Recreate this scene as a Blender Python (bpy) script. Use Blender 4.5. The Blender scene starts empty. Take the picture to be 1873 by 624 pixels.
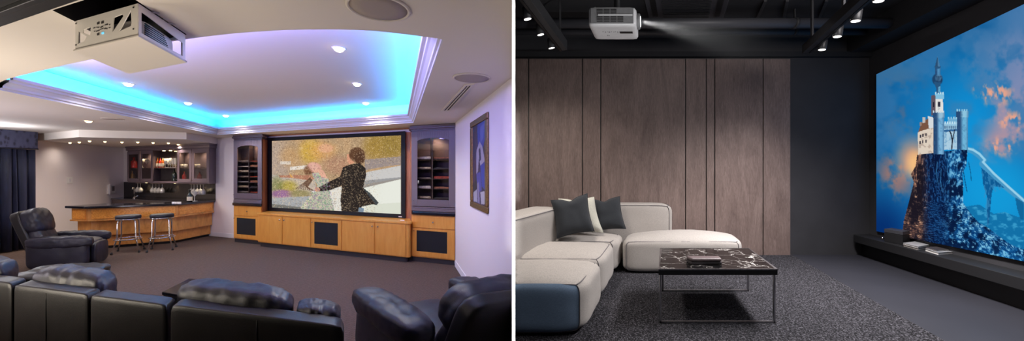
import bpy, bmesh, math, random
import numpy as np
from mathutils import Vector, noise as mnoise

random.seed(7)
SC = bpy.context.scene
COL = SC.collection
FW, FH = 1873, 624
F, CX, HZ, CZ = 650.0, 936.5, 314.0, 1.65   # focal length (px), principal column, horizon row, eye height

# ------------------------------------------------------------------ helpers
def plan(px, py, z):
    d = F * (CZ - z) / (py - HZ)
    return ((px - CX) / F * d, d)
def at(px, py, d):
    return ((px - CX) / F * d, d, CZ - (py - HZ) * d / F)
def zrow(py, d):
    return CZ - (py - HZ) * d / F
def lin(c):
    out = []
    for v in c[:3]:
        v = v / 255.0
        out.append(v / 12.92 if v <= 0.04045 else ((v + 0.055) / 1.055) ** 2.4)
    return tuple(out)

def ident(p): return p

class MB:
    def __init__(s, T=ident):
        s.T = T; s.v = []; s.f = []; s.sm = []
    def add(s, verts, faces, smooth=False):
        b = len(s.v)
        s.v.extend(tuple(s.T(tuple(p))) for p in verts)
        for f in faces:
            s.f.append([b + i for i in f]); s.sm.append(smooth)
        return s
    def hexa(s, p):
        return s.add(p, [(0,3,2,1),(4,5,6,7),(0,1,5,4),(1,2,6,5),(2,3,7,6),(3,0,4,7)])
    def box(s, x0, x1, y0, y1, z0, z1):
        return s.hexa([(x0,y0,z0),(x1,y0,z0),(x1,y1,z0),(x0,y1,z0),(x0,y0,z1),(x1,y0,z1),(x1,y1,z1),(x0,y1,z1)])
    def prism(s, poly, z0, z1, smooth=False):
        n = len(poly)
        v = [(x,y,z0) for x,y in poly] + [(x,y,z1) for x,y in poly]
        f = [tuple(range(n-1,-1,-1)), tuple(range(n,2*n))]
        s.add(v, f)
        b = len(s.v) - 2*n
        for i in range(n):
            j = (i+1) % n
            s.f.append([b+i,b+j,b+n+j,b+n+i]); s.sm.append(smooth)
        return s
    def tube(s, path, r, n=8, closed=False, caps=True):
        P = [Vector(p) for p in path]; m = len(P); rings = []
        rr = r if isinstance(r, (list, tuple)) else [r]*m
        up = None; v = []
        for i in range(m):
            a = P[i-1] if (i > 0 or closed) else P[i]
            b = P[(i+1) % m] if (i < m-1 or closed) else P[i]
            t = (b - a).normalized()
            if up is None:
                up = Vector((0,0,1)) if abs(t.z) < .9 else Vector((1,0,0))
            x = t.cross(up)
            if x.length < 1e-6: x = t.orthogonal()
            x.normalize(); y = x.cross(t).normalized(); up = y
            for k in range(n):
                an = 2*math.pi*k/n
                v.append(P[i] + x*math.cos(an)*rr[i] + y*math.sin(an)*rr[i])
        f = []
        for i in range(m if closed else m-1):
            j = (i+1) % m
            for k in range(n):
                l = (k+1) % n
                f.append((i*n+k, i*n+l, j*n+l, j*n+k))
        s.add(v, f, True)
        if caps and not closed:
            b = len(s.v) - m*n
            s.f.append([b+k for k in range(n-1,-1,-1)]); s.sm.append(False)
            s.f.append([b+(m-1)*n+k for k in range(n)]); s.sm.append(False)
        return s
    def lathe(s, prof, c=(0,0,0), n=20, axis=None):
        c = Vector(c); ax = Vector(axis).normalized() if axis else Vector((0,0,1))
        X = ax.orthogonal().normalized() if axis else Vector((1,0,0)); Y = ax.cross(X)
        v = []; f = []; m = len(prof)
        for r, z in prof:
            for k in range(n):
                a = 2*math.pi*k/n
                v.append(c + X*(math.cos(a)*r) + Y*(math.sin(a)*r) + ax*z)
        for i in range(m-1):
            for k in range(n):
                l = (k+1) % n
                f.append((i*n+k, i*n+l, (i+1)*n+l, (i+1)*n+k))
        s.add(v, f, True)
        b = len(s.v) - m*n
        if prof[0][0] > 1e-5: s.f.append([b+k for k in range(n-1,-1,-1)]); s.sm.append(False)
        if prof[-1][0] > 1e-5: s.f.append([b+(m-1)*n+k for k in range(n)]); s.sm.append(False)
        return s
    def sheet(s, rows, smooth=True):
        m, n = len(rows), len(rows[0])
        v = [p for r in rows for p in r]
        f = [(i*n+j, i*n+j+1, (i+1)*n+j+1, (i+1)*n+j) for i in range(m-1) for j in range(n-1)]
        return s.add(v, f, smooth)
    def puff(s, c, U, V, W, e=4.0, n=10, crown=0.0, wr=0.0, ws=6.0, seed=0.0, only=None, grow=0.0, wdir=None):
        """rounded box / pillow: cube lattice normalised by an e-norm; crown lifts +W; wr = wrinkle depth"""
        c, U, V, W = Vector(c), Vector(U), Vector(V), Vector(W)
        lat = {}; vs = []; fs = []
        def vid(i, j, k):
            key = (i,j,k)
            if key in lat: return lat[key]
            g = lambda t: math.tan((2.0*t/n - 1.0) * math.pi/4)
            p = (g(i), g(j), g(k))
            q = soft(p, e)
            cr = crown * max(0.0, 1-q[0]**2) * max(0.0, 1-q[1]**2) * (1 if q[2] > 0 else 0) * abs(q[2])
            gr = 1.0 + grow
            P = c + U*q[0]*gr + V*q[1]*gr + W*(q[2]*gr)
            if cr: P = P + W.normalized()*cr
            if wr:
                N = (U.normalized()*q[0] + V.normalized()*q[1] + W.normalized()*q[2])
                if N.length > 0: N.normalize()
                sp = wdir or (1,1,1)
                sv = Vector((q[0]*sp[0]*U.length, q[1]*sp[1]*V.length, q[2]*sp[2]*W.length))*ws + Vector((seed, seed*1.7, seed*.6))
                P = P + N*(wr*mnoise.fractal(sv, 1.0, 2.0, 3))
            lat[key] = len(vs); vs.append(P)
            return lat[key]
        for ax in range(3):
            for side in (0, n):
                if only and (ax, side > 0) not in only: continue
                for a in range(n):
                    for b in range(n):
                        q = []
                        for (da, db) in ((0,0),(1,0),(1,1),(0,1)):
                            t = [0,0,0]; t[ax] = side; t[(ax+1)%3] = a+da; t[(ax+2)%3] = b+db
                            q.append(vid(*t))
                        fs.append(q if side else q[::-1])
        return s.add(vs, fs, True)
    def build(s, name, m, parent=None, bevel=0.0, clip=None, seg=2, solid=0.0, recalc=True, loc=None):
        bm = bmesh.new()
        vs = [bm.verts.new(p) for p in s.v]
        for f, sm in zip(s.f, s.sm):
            try:
                fc = bm.faces.new([vs[i] for i in f]); fc.smooth = sm
            except ValueError:
                pass
        if recalc: bmesh.ops.recalc_face_normals(bm, faces=bm.faces)
        if clip is not None:                       # trim where the thing meets the dividing wall
            co, no = clip
            r = bmesh.ops.bisect_plane(bm, geom=bm.verts[:]+bm.edges[:]+bm.faces[:], plane_co=co, plane_no=no, clear_outer=True)
            ed = [g for g in r['geom_cut'] if isinstance(g, bmesh.types.BMEdge)]
            if ed: bmesh.ops.triangle_fill(bm, edges=ed, use_beauty=True)
        if parent is not None:
            org = WORLD[parent.name]; off = Vector(org)
            if not len(bm.verts):
                bm.free(); return None
        else:
            xs = [v.co for v in bm.verts]
            lo = [min(p[i] for p in xs) for i in range(3)]; hi = [max(p[i] for p in xs) for i in range(3)]
            off = Vector(loc) if loc else Vector(((lo[0]+hi[0])/2, (lo[1]+hi[1])/2, lo[2]))
        bmesh.ops.translate(bm, verts=bm.verts, vec=-off)
        me = bpy.data.meshes.new(name); bm.to_mesh(me); bm.free()
        me.materials.append(m)
        o = bpy.data.objects.new(name, me); COL.objects.link(o)
        if parent is not None:
            o.parent = parent; WORLD[o.name] = off
        else:
            o.location = off; WORLD[o.name] = off
        if bevel:
            b = o.modifiers.new('bevel', 'BEVEL'); b.width = bevel; b.segments = seg; b.limit_method = 'ANGLE'; b.angle_limit = math.radians(40)
        if solid:
            b = o.modifiers.new('solid', 'SOLIDIFY'); b.thickness = solid; b.offset = 0
        return o

def soft(p, e):
    r = sum(abs(t)**e for t in p) ** (1.0/e)
    return (p[0]/r, p[1]/r, p[2]/r)

WORLD = {}
def thing(name, label, cat, loc, group=None):
    o = bpy.data.objects.new(name, None); COL.objects.link(o)
    o.empty_display_size = .1
    o.location = loc; WORLD[o.name] = Vector(loc)
    o['label'] = label; o['category'] = cat
    if group: o['group'] = group
    return o
def tag(o, label, cat, group=None):
    o['label'] = label; o['category'] = cat
    if group: o['group'] = group
    return o
def struct(o):
    o['kind'] = 'structure'; return o
def dup(root, loc, label=None, rz=None):
    r = root.copy(); COL.objects.link(r); r.location = loc
    if rz is not None: r.rotation_euler = (0,0,rz)
    if label: r['label'] = label
    for ch in list(root.children):
        c = ch.copy(); COL.objects.link(c); c.parent = r
        for g in list(ch.children):
            d = g.copy(); COL.objects.link(d); d.parent = c
    return r
def frame(O, ux, uy):
    O = tuple(O)
    def T(p):
        return (O[0]+ux[0]*p[0]+uy[0]*p[1], O[1]+ux[1]*p[0]+uy[1]*p[1], (O[2] if len(O) > 2 else 0)+p[2])
    return T

# ------------------------------------------------------------------ materials
def newmat(name):
    m = bpy.data.materials.new(name); m.use_nodes = True
    nt = m.node_tree; b = nt.nodes['Principled BSDF']
    return m, nt, b
def pos(nt, scale=(1,1,1), rot=(0,0,0)):
    g = nt.nodes.new('ShaderNodeNewGeometry')
    mp = nt.nodes.new('ShaderNodeMapping'); mp.inputs['Scale'].default_value = scale; mp.inputs['Rotation'].default_value = rot
    nt.links.new(g.outputs['Position'], mp.inputs['Vector'])
    return mp.outputs['Vector']
def tex(nt, vec, scale, detail=3, rough=.5, dist=0):
    t = nt.nodes.new('ShaderNodeTexNoise'); t.inputs['Scale'].default_value = scale
    t.inputs['Detail'].default_value = detail; t.inputs['Roughness'].default_value = rough; t.inputs['Distortion'].default_value = dist
    nt.links.new(vec, t.inputs['Vector']); return t.outputs['Fac']
def ramp(nt, fac, stops):
    r = nt.nodes.new('ShaderNodeValToRGB'); el = r.color_ramp.elements
    while len(el) < len(stops): el.new(.5)
    for e, (p, c) in zip(el, stops):
        e.position = p; e.color = (*lin(c), 1)
    nt.links.new(fac, r.inputs['Fac']); return r.outputs['Color']
def bump(nt, b, fac, st, dist=.01):
    n = nt.nodes.new('ShaderNodeBump'); n.inputs['Strength'].default_value = st; n.inputs['Distance'].default_value = dist
    nt.links.new(fac, n.inputs['Height']); nt.links.new(n.outputs['Normal'], b.inputs['Normal'])
def mat(name, c, rough=.5, metal=0.0, spec=.5, nz=None, bp=None, coat=0.0):
    """nz=(scale vec, amount): colour variation; bp=(scale, strength)"""
    m, nt, b = newmat(name)
    b.inputs['Base Color'].default_value = (*lin(c), 1)
    b.inputs['Roughness'].default_value = rough; b.inputs['Metallic'].default_value = metal
    b.inputs['Specular IOR Level'].default_value = spec
    if coat: b.inputs['Coat Weight'].default_value = coat; b.inputs['Coat Roughness'].default_value = .15
    if nz:
        f = tex(nt, pos(nt, nz[0]), 1.0, 4)
        lo = tuple(max(0, v*(1-nz[1])) for v in c); hi = tuple(min(255, v*(1+nz[1])) for v in c)
        nt.links.new(ramp(nt, f, [(.3, lo), (.7, hi)]), b.inputs['Base Color'])
    if bp:
        bump(nt, b, tex(nt, pos(nt), bp[0], 3), bp[1])
    return m
def emit(name, c, st):
    m, nt, b = newmat(name)
    nt.nodes.remove(b); e = nt.nodes.new('ShaderNodeEmission')
    e.inputs['Color'].default_value = (*lin(c), 1); e.inputs['Strength'].default_value = st
    nt.links.new(e.outputs[0], nt.nodes['Material Output'].inputs['Surface'])
    return m
def wood(name, dark, mid, light, vec, scale=1.0, rough=.4, dist=1.2, coat=0.0):
    m, nt, b = newmat(name)
    f = tex(nt, pos(nt, vec), scale, 6, .6, dist)
    nt.links.new(ramp(nt, f, [(.28, dark), (.5, mid), (.74, light)]), b.inputs['Base Color'])
    b.inputs['Roughness'].default_value = rough
    if coat: b.inputs['Coat Weight'].default_value = coat
    bump(nt, b, f, .08, .004)
    return m

M = {}
M['wall'] = mat('painted_plaster', (226,218,220), .85, bp=(60,.02))
M['ceil'] = mat('ceiling_plaster', (224,216,208), .9, bp=(50,.02))
M['trimw'] = mat('white_gloss_trim', (222,220,226), .75, spec=.3)
M['divider'] = mat('white_divider', (250,250,250), .6)
M['leather'] = mat('navy_leather', (26,25,38), .46, spec=.5, nz=((5,5,5),.25), bp=(160,.12))
M['leather_b'] = mat('dark_back_leather', (24,22,22), .42, spec=.4, nz=((4,4,4),.2), bp=(150,.10))
M['cherry'] = wood('cherry_wood', (204,132,52), (214,145,62), (222,156,74), (7,7,1.1), 2.0, .35, .8, .2)
M['cherry_d'] = wood('reddish_wood', (140,84,56), (160,98,66), (178,112,78), (9,9,1.1), 2.0, .4, .8)
M['burl'] = wood('burl_veneer', (186,104,34), (232,150,62), (244,178,92), (5,5,6), 3.0, .3, 3.0, .3)
M['barwood'] = wood('bar_timber', (176,112,50), (206,138,68), (224,158,84), (3,3,1.2), 3.0, .38, 1.0, .2)
M['lacq'] = mat('grey_lacquer', (98,84,92), .35, spec=.5, bp=(30,.02))
M['lacq_d'] = mat('brown_lacquer', (78,62,58), .35, bp=(30,.02))
M['granite'] = mat('black_granite', (24,23,30), .12, spec=.7, nz=((90,90,90),.6))
M['black'] = mat('black_satin', (12,12,14), .5, bp=(80,.02))
M['grille'] = mat('black_grille_cloth', (16,16,20), .9, bp=(400,.4))
M['chrome'] = mat('chrome', (220,220,225), .12, metal=1.0, nz=((20,20,20),.04))
M['steel'] = mat('brushed_steel', (170,168,172), .3, metal=1.0, nz=((90,4,4),.1))
M['brass'] = mat('bronze_frame', (112,84,50), .4, metal=.6, nz=((60,60,60),.25))
M['plast'] = mat('white_plastic', (232,230,228), .4, nz=((20,20,20),.02))
M['curtain'] = mat('navy_velvet', (24,26,48), .75, nz=((20,20,2),.25), bp=(200,.1))
M['kick'] = mat('dark_kickboard', (44,38,42), .6, bp=(50,.02))
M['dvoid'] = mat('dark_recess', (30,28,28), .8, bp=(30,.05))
def carpet():
    m, nt, b = newmat('brown_carpet')
    v = pos(nt, (1,1,1), (0,0,.36))
    ch = nt.nodes.new('ShaderNodeTexVoronoi'); ch.inputs['Scale'].default_value = 26; ch.inputs['Randomness'].default_value = .25
    nt.links.new(v, ch.inputs['Vector'])
    n1 = tex(nt, v, 140, 2)
    mx = nt.nodes.new('ShaderNodeMath'); mx.operation = 'MULTIPLY_ADD'; mx.inputs[1].default_value = .55
    nt.links.new(ch.outputs['Distance'], mx.inputs[0]); nt.links.new(n1, mx.inputs[2])
    nt.links.new(ramp(nt, mx.outputs[0], [(.35, (60,47,42)), (.8, (92,76,68)), (1, (104,88,80))]), b.inputs['Base Color'])
    b.inputs['Roughness'].default_value = .95; b.inputs['Specular IOR Level'].default_value = .1
    bump(nt, b, mx.outputs[0], .5, .004)
    return m
M['carpet'] = carpet()
def speck():
    m, nt, b = newmat('speckled_granite_splash')
    f = tex(nt, pos(nt), 70, 2, .6)
    nt.links.new(ramp(nt, f, [(.45, (16,14,14)), (.66, (34,29,26)), (.75, (120,100,70))]), b.inputs['Base Color'])
    b.inputs['Roughness'].default_value = .18
    return m
M['splash'] = speck()
def damask():
    m, nt, b = newmat('damask_pelmet')
    t = nt.nodes.new('ShaderNodeTexVoronoi'); t.inputs['Scale'].default_value = 9
    v = pos(nt, (1.6,1.6,.8), (0,.5,.3)); nt.links.new(v, t.inputs['Vector'])
    nt.links.new(ramp(nt, t.outputs['Distance'], [(.25, (40,40,58)), (.35, (66,66,92)), (.6, (72,74,100))]), b.inputs['Base Color'])
    b.inputs['Roughness'].default_value = .7
    return m
M['damask'] = damask()
def glass(name, tint=(255,255,255), alpha=.12):
    m, nt, b = newmat(name)
    nt.nodes.remove(b)
    tr = nt.nodes.new('ShaderNodeBsdfTransparent'); tr.inputs[0].default_value = (*lin(tint), 1)
    gl = nt.nodes.new('ShaderNodeBsdfGlossy'); gl.inputs['Roughness'].default_value = .03
    mx = nt.nodes.new('ShaderNodeMixShader'); mx.inputs[0].default_value = alpha
    nt.links.new(tr.outputs[0], mx.inputs[1]); nt.links.new(gl.outputs[0], mx.inputs[2])
    nt.links.new(mx.outputs[0], nt.nodes['Material Output'].inputs['Surface'])
    return m
M['pane'] = glass('cabinet_glass', (240,238,236), .07)
M['stem'] = mat('clear_glassware', (225,222,215), .05, spec=.8, nz=((30,30,30),.03))
M['stem'].node_tree.nodes['Principled BSDF'].inputs['Transmission Weight'].default_value = .4
M['lamp'] = emit('lamp_glow', (255,246,232), 12)
M['lampw'] = emit('warm_lamp_glow', (255,214,150), 8)
M['led'] = emit('cyan_led', (20,152,255), 130)
# ================================================================== LEFT ROOM (home cinema with bar)
C0 = plan(833, 487, 0)                      # foot of the right wall at the cabinet front line
dS = Vector((-1708.5, 650)).normalized()    # along the screen wall, away to the left
dR = Vector((-214, 650)).normalized()       # along the right wall, away from the door
def S(p):
    u, v, z = p
    return (C0[0]+dS.x*u-dR.x*v, C0[1]+dS.y*u-dR.y*v, z)
def uS(px, v=0.0):
    k = (px-CX)/F; x0, y0 = C0[0]-dR.x*v, C0[1]-dR.y*v
    return (k*y0-x0)/(dS.x-k*dS.y)
def zS(px, py, v=0.0):
    return zrow(py, S((uS(px, v), v, 0))[1])
def Rw(p):                                   # right wall: t towards the camera, v out from the wall
    t, v, z = p
    return (C0[0]-dR.x*t+dS.x*v, C0[1]-dR.y*t+dS.y*v, z)
def tR(px):
    k = (px-CX)/F
    return (C0[0]-k*C0[1])/(dR.x-k*dR.y)
WV = -0.42                                   # back wall plane
CEIL, CEIL2 = 2.5, 2.84
L0 = (-11.55, 10.56)                         # left wall
def LW(t, v=0):                              # left wall: t towards camera, v into the room
    return (L0[0]-dR.x*t-dS.x*v, L0[1]-dR.y*t-dS.y*v)
# corner of back wall and left wall
def isect(p, d, q, e):
    den = d[0]*e[1]-d[1]*e[0]; t = ((q[0]-p[0])*e[1]-(q[1]-p[1])*e[0])/den
    return (p[0]+d[0]*t, p[1]+d[1]*t)
W0 = S((0, WV, 0))[:2]
CORN = isect(W0, dS, L0, dR)
uCorn = (Vector(CORN)-Vector(W0)).length
TEND = -C0[0]/(-dR.x) if False else C0[0]/dR.x     # right wall reaches the dividing wall
RWEND = Rw((TEND, 0, 0))[:2]

# ---- setting
o = MB().prism([(-0.002,1.0),(-0.002,RWEND[1]),C0,W0,CORN,LW(4.2),LW(9.4)], -.12, 0).build('floor_left', M['carpet']); struct(o)
# dividing wall between the two rooms: its white end faces the camera
o = MB().box(0.0, .0135, 1.5, 4.9, 0, 3.6).build('wall_divider', M['divider']); struct(o)
p = lambda t, v: Rw((t, v, 0))[:2]
o = MB().prism([p(-.75,0), p(TEND+.0,0), p(TEND-.2,-.05), p(-.75,-.12)], 0, 2.95).build('wall_right_of_cinema', M['wall']); struct(o)
q = lambda u, v: S((u, v, 0))[:2]
o = MB().prism([q(-.1,WV), q(uCorn+.1,WV), q(uCorn+.1,WV-.1), q(-.1,WV-.1)], 0, 2.95).build('wall_back_of_cinema', M['wall']); struct(o)
o = MB().prism([LW(-.5), LW(7.6), LW(7.6,-.1), LW(-.5,-.1)], 0, 2.95).build('wall_left_of_cinema', M['wall']); struct(o)
# baseboards
o = MB().prism([p(0.02,.0), p(TEND-.02,0), p(TEND-.02,.018), p(0.02,.018)], 0, .11).build('baseboard_right', M['trimw'], bevel=.006); struct(o)
ub0, ub1 = uS(427, WV)-.1, uS(386, WV)+.4
o = MB().prism([q(ub0,WV), q(ub1,WV), q(ub1,WV+.018), q(ub0,WV+.018)], 0, .11).build('baseboard_back', M['trimw'], bevel=.006); struct(o)

# ---- ceiling with a recess whose near edge is an arc
A_ = plan(397, 247, CEIL); B_ = plan(757, 225, CEIL); D_ = plan(811, 73, CEIL)
A_ = (A_[0], A_[1])
lft = isect(A_, dR, (-5.35, 3.7), (1, 0))
arc_px = [(800,70),(773,67),(735,62),(690,57),(654,55),(617,54),(570,54),(520,55),(470,58),(420,62),(360,69),(307,77),(240,91),(171,108),(120,119),(60,133),(15,144)]
arc = [plan(a, b, CEIL) for a, b in arc_px] + [(-5.05, 3.47)]
rec = [D_] + arc + [(lft[0], lft[1]), A_, B_]
# projector lift opening
hp = [(-1.877,1.785),(-2.02,2.2),(-2.64,2.45),(-2.46,2.0)]    # near, right, far, left corners of the hanging tray
cen = (sum(a for a, b in hp)/4, sum(b for a, b in hp)/4)
hn, hr, hf, hl = [Vector(cen)+(Vector(a)-Vector(cen))*1.02 for a in hp]
hsh = (hn-hr)*.30                              # the opening is wider than the tray on the near-left side
hole = [tuple(hn+hsh), tuple(hr), tuple(hf), tuple(hl+hsh)]
outer = [(-.002,1.0),(-.002,RWEND[1]),Rw((0,-.05,0))[:2],S((-.05,WV-.05,0))[:2],S((uCorn+.05,WV-.05,0))[:2],LW(4,-.05),LW(9.4,-.05)]
def holed(name, m, outer, holes, z):
    bm = bmesh.new(); ed = []
    for loop in [outer]+holes:
        vs = [bm.verts.new((x, y, z)) for x, y in loop]
        for i in range(len(vs)): ed.append(bm.edges.new((vs[i], vs[(i+1) % len(vs)])))
    bmesh.ops.triangle_fill(bm, edges=ed, use_beauty=True)
    bmesh.ops.recalc_face_normals(bm, faces=bm.faces)
    me = bpy.data.meshes.new(name); bm.to_mesh(me); bm.free(); me.materials.append(m)
    o = bpy.data.objects.new(name, me); COL.objects.link(o); WORLD[o.name] = Vector((0,0,0)); return o
struct(holed('ceiling_lower', M['ceil'], outer, [rec, hole], CEIL))
o = MB().prism(outer, CEIL2, CEIL2+.05).build('ceiling_upper', M['ceil']); struct(o)
# lift shaft lining
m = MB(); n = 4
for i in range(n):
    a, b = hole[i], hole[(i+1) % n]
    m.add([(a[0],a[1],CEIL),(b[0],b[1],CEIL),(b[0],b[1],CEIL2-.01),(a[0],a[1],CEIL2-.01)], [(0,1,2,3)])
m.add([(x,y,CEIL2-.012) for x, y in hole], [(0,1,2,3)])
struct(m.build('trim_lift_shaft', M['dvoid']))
# crown moulding (three straight runs) with cove behind it
def offs(pts, d):                             # offset an open polyline to its left
    out = []; n = len(pts)
    for i in range(n):
        P = Vector(pts[i])
        if 0 < i < n-1:
            a = (P-Vector(pts[i-1])).normalized(); b = (Vector(pts[i+1])-P).normalized()
            na = Vector((-a.y, a.x)); nb = Vector((-b.y, b.x)); k = (na+nb).normalized(); k = k/max(.3, k.dot(na))
        elif i == 0:
            a = (Vector(pts[1])-P).normalized(); k = Vector((-a.y, a.x))
        else:
            a = (P-Vector(pts[i-1])).normalized(); k = Vector((-a.y, a.x))
        out.append((P.x+k.x*d, P.y+k.y*d))
    return out
run = [(lft[0], lft[1]), A_, B_, D_]          # left of travel = outside of the recess
prof = [(0,0),(-.010,.0),(-.012,.022),(-.030,.028),(-.034,.050),(-.060,.078),(-.078,.088),(-.082,.112),(-.110,.118),(-.112,.150),(-.085,.150),(-.085,.115),(.10,.105),(.115,.125),(.10,.23),(.06,.29),(0,.335)]
rows = [[(x, y, CEIL+z) for (x, y) in offs(run, d)] for d, z in prof]
struct(MB().sheet([r for r in rows[:12]], False).build('trim_1', M['trimw'], recalc=False))
struct(MB().sheet([r for r in rows[11:]], True).build('trim_2', M['ceil'], recalc=False))
# near (curved) edge of the recess
m = MB(); pts = [D_] + arc + [lft]
m.sheet([[(x,y,CEIL) for x, y in pts], [(x,y,CEIL2) for x, y in pts]], False)
struct(m.build('trim_3', M['ceil'], recalc=False))
# cyan light strips lying in the cove
cove = offs(run, -.02)
for (a, b), lab in zip([(0,1),(1,2),(2,3)], ['cyan light strip in the cove above the bar side', 'cyan light strip in the cove above the projection screen', 'cyan light strip in the cove beside the right wall']):
    P, Q = Vector(cove[a]), Vector(cove[b]); t = (Q-P).normalized()
    P = P + t*.1; Q = Q - t*.1
    tag(MB().tube([(P.x,P.y,CEIL+.132),(Q.x,Q.y,CEIL+.132)], .012, 6).build('light_strip', M['led']), lab, 'light strip')

# dark ceiling beam at the top left
b0, b1 = plan(0, 50, 2.46), plan(150, -1, 2.46)
e = (Vector(b1)-Vector(b0)).normalized(); nn = Vector((e.y, -e.x))
b0 = Vector(b0)-e*1.2; b1 = Vector(b1)+e*.12
m = MB().prism([tuple(b0), tuple(b1), tuple(b1+nn*.28), tuple(b0+nn*.28)], 2.46, 2.5)
m.prism([tuple(b0+nn*.07), tuple(b1+nn*.07), tuple(b1+nn*.10), tuple(b0+nn*.10)], 2.44, 2.46)
struct(m.build('trim_dark_beam', M['black'], bevel=.004))

# ---- downlights
def spot(loc, power, size=math.radians(110), col=(1,.93,.84), blend=.6, r=.04, aim=None):
    l = bpy.data.lights.new('spot_or_fill', 'SPOT'); l.energy = power; l.spot_size = size; l.spot_blend = blend; l.color = col; l.shadow_soft_size = r
    o = bpy.data.objects.new('spot_or_fill', l); COL.objects.link(o); o.location = loc
    if aim is not None:
        o.rotation_euler = (Vector(aim)-Vector(loc)).to_track_quat('-Z', 'Y').to_euler()
    return o
def downlight(x, y, z, r, label, group, m='lamp', dome=.55):
    t = thing('ceiling_downlight', label, 'downlight', (x, y, z), group)
    MB().lathe([(r*.72,.0),(r*.78,-.006),(r,-.005),(r*1.03,0)], (x,y,z), 20).build('trim_ring', M['trimw'], t)
    dm = r*dome
    MB().lathe([(0,-dm),(r*.35,-dm*.94),(r*.58,-dm*.7),(r*.7,-dm*.3),(r*.72,-.001)], (x,y,z), 16).build('lens', M[m], t)
    return t
ups = [(620,88,'brightest ceiling downlight, nearest the curved edge of the recess'),(653,153,'middle downlight of the three on the right of the recess'),
       (669,188,'ceiling downlight nearest the back right corner of the recess'),(235,153,'downlight just below and right of the projector lift'),
       (344,188,'middle downlight of the left row in the recess'),(413,211,'ceiling downlight nearest the back left corner of the recess')]
DL = []
for px, py, lab in ups:
    x, y = plan(px, py, CEIL2); DL.append((x, y))
    downlight(x, y, CEIL2, .065, lab, 'downlights in the raised ceiling')
x, y = plan(162, 221, CEIL); downlight(x, y, CEIL, .06, 'single downlight in the low ceiling in front of the bar soffit', None, 'lampw')

# ---- soffit above the bar
ZS = 2.35
sA, sB, sC = plan(144,251,ZS), plan(341,255,ZS), plan(398,264.6,ZS)
sD = S((uS(398,WV), WV, 0))[:2]
sL = LW(2.9); sL2 = isect(sB, Vector(sB)-Vector(sA), L0, dR)
sL = plan(66, 257.5, ZS); sL = isect(sL, Vector(sL)-Vector(sA), L0, dR)
struct(MB().prism([sL, sA, sB, sD, CORN], ZS, CEIL).build('ceiling_bar_soffit', M['ceil']))
sd = [(128,259),(145,258),(164,256),(192,257),(223,258),(252,258),(280,259),(308,259.5),(326,262.2),(342,264.2),(361,267)]
first = None
sdp = []
names = ['first from the left of', 'second from the left of', 'third from the left of', 'fourth from the left of', 'fifth from the left of', 'sixth, middle one of', 'seventh from the left of', 'eighth from the left of', 'third from the right of', 'second from the right of', 'rightmost of']
for (px, py), nm in zip(sd, names):
    x, y = plan(px, py+1.5, ZS); sdp.append((x, y))
    downlight(x, y, ZS, .032, 'tiny warm downlight, %s the row under the bar soffit' % nm, 'small downlights under the bar soffit', 'lampw', 1.0)

# ---- ceiling speakers and the air vent
def cspk(px, py, r, label):
    x, y = plan(px, py, CEIL)
    t = thing('ceiling_speaker', label, 'speaker', (x, y, CEIL))
    MB().lathe([(r*.9,-.002),(r*.92,-.012),(r,-.008),(r,0)], (x,y,CEIL), 40).build('rim', M['ceil'], t)
    MB().lathe([(0,-.009),(r*.5,-.0085),(r*.9,-.006),(r*.9,-.004)], (x,y,CEIL), 40).build('grille', mat('speaker_grille_%d' % px, (176,164,160), .8, bp=(500,.5)), t)
cspk(693, 14, .158, 'large round ceiling speaker at the top edge, in the near ceiling')
cspk(863, 142.5, .172, 'round ceiling speaker beside the slotted air vent')
cspk(206, 217.5, .13, 'faint round ceiling speaker in the low ceiling near the bar')
vq = [plan(*a, CEIL) for a in ((807,202),(824,201),(866,154),(849,156))]
vx = lambda s, t: tuple((vq[0][i]*(1-s)+vq[1][i]*s)*(1-t)+(vq[3][i]*(1-s)+vq[2][i]*s)*t for i in (0,1))
t = thing('ceiling_vent', 'long slotted air vent in the ceiling beside the right wall', 'vent', (*vx(.5,.5), CEIL))
m = MB()
for s0, s1 in ((0,.24),(.46,.56),(.8,1)):
    m.prism([vx(s0,0), vx(s1,0), vx(s1,1), vx(s0,1)], CEIL-.012, CEIL-.001)
m.prism([vx(0,-.03), vx(1,-.03), vx(1,0), vx(0,0)], CEIL-.012, CEIL-.001); m.prism([vx(0,1), vx(1,1), vx(1,1.03), vx(0,1.03)], CEIL-.012, CEIL-.001)
m.build('vent_frame', M['ceil'], t)
MB().prism([vx(.02,0), vx(.98,0), vx(.98,1), vx(.02,1)], CEIL-.004, CEIL-.001).build('slot', M['black'], t)

# ---- projector on its lift
zb = 2.337
near, right, far, left = [Vector(a) for a in hp]
t = thing('projector_lift', 'white projector lift tray lowered from the opening in the ceiling', 'projector lift', (cen[0], cen[1], zb))
def ins(k): return [tuple(Vector(cen)+(Vector(a)-Vector(cen))*k) for a in hp]
MB().prism(ins(1.03), zb-.012, zb).build('tray', M['ceil'], t, bevel=.003)
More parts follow.
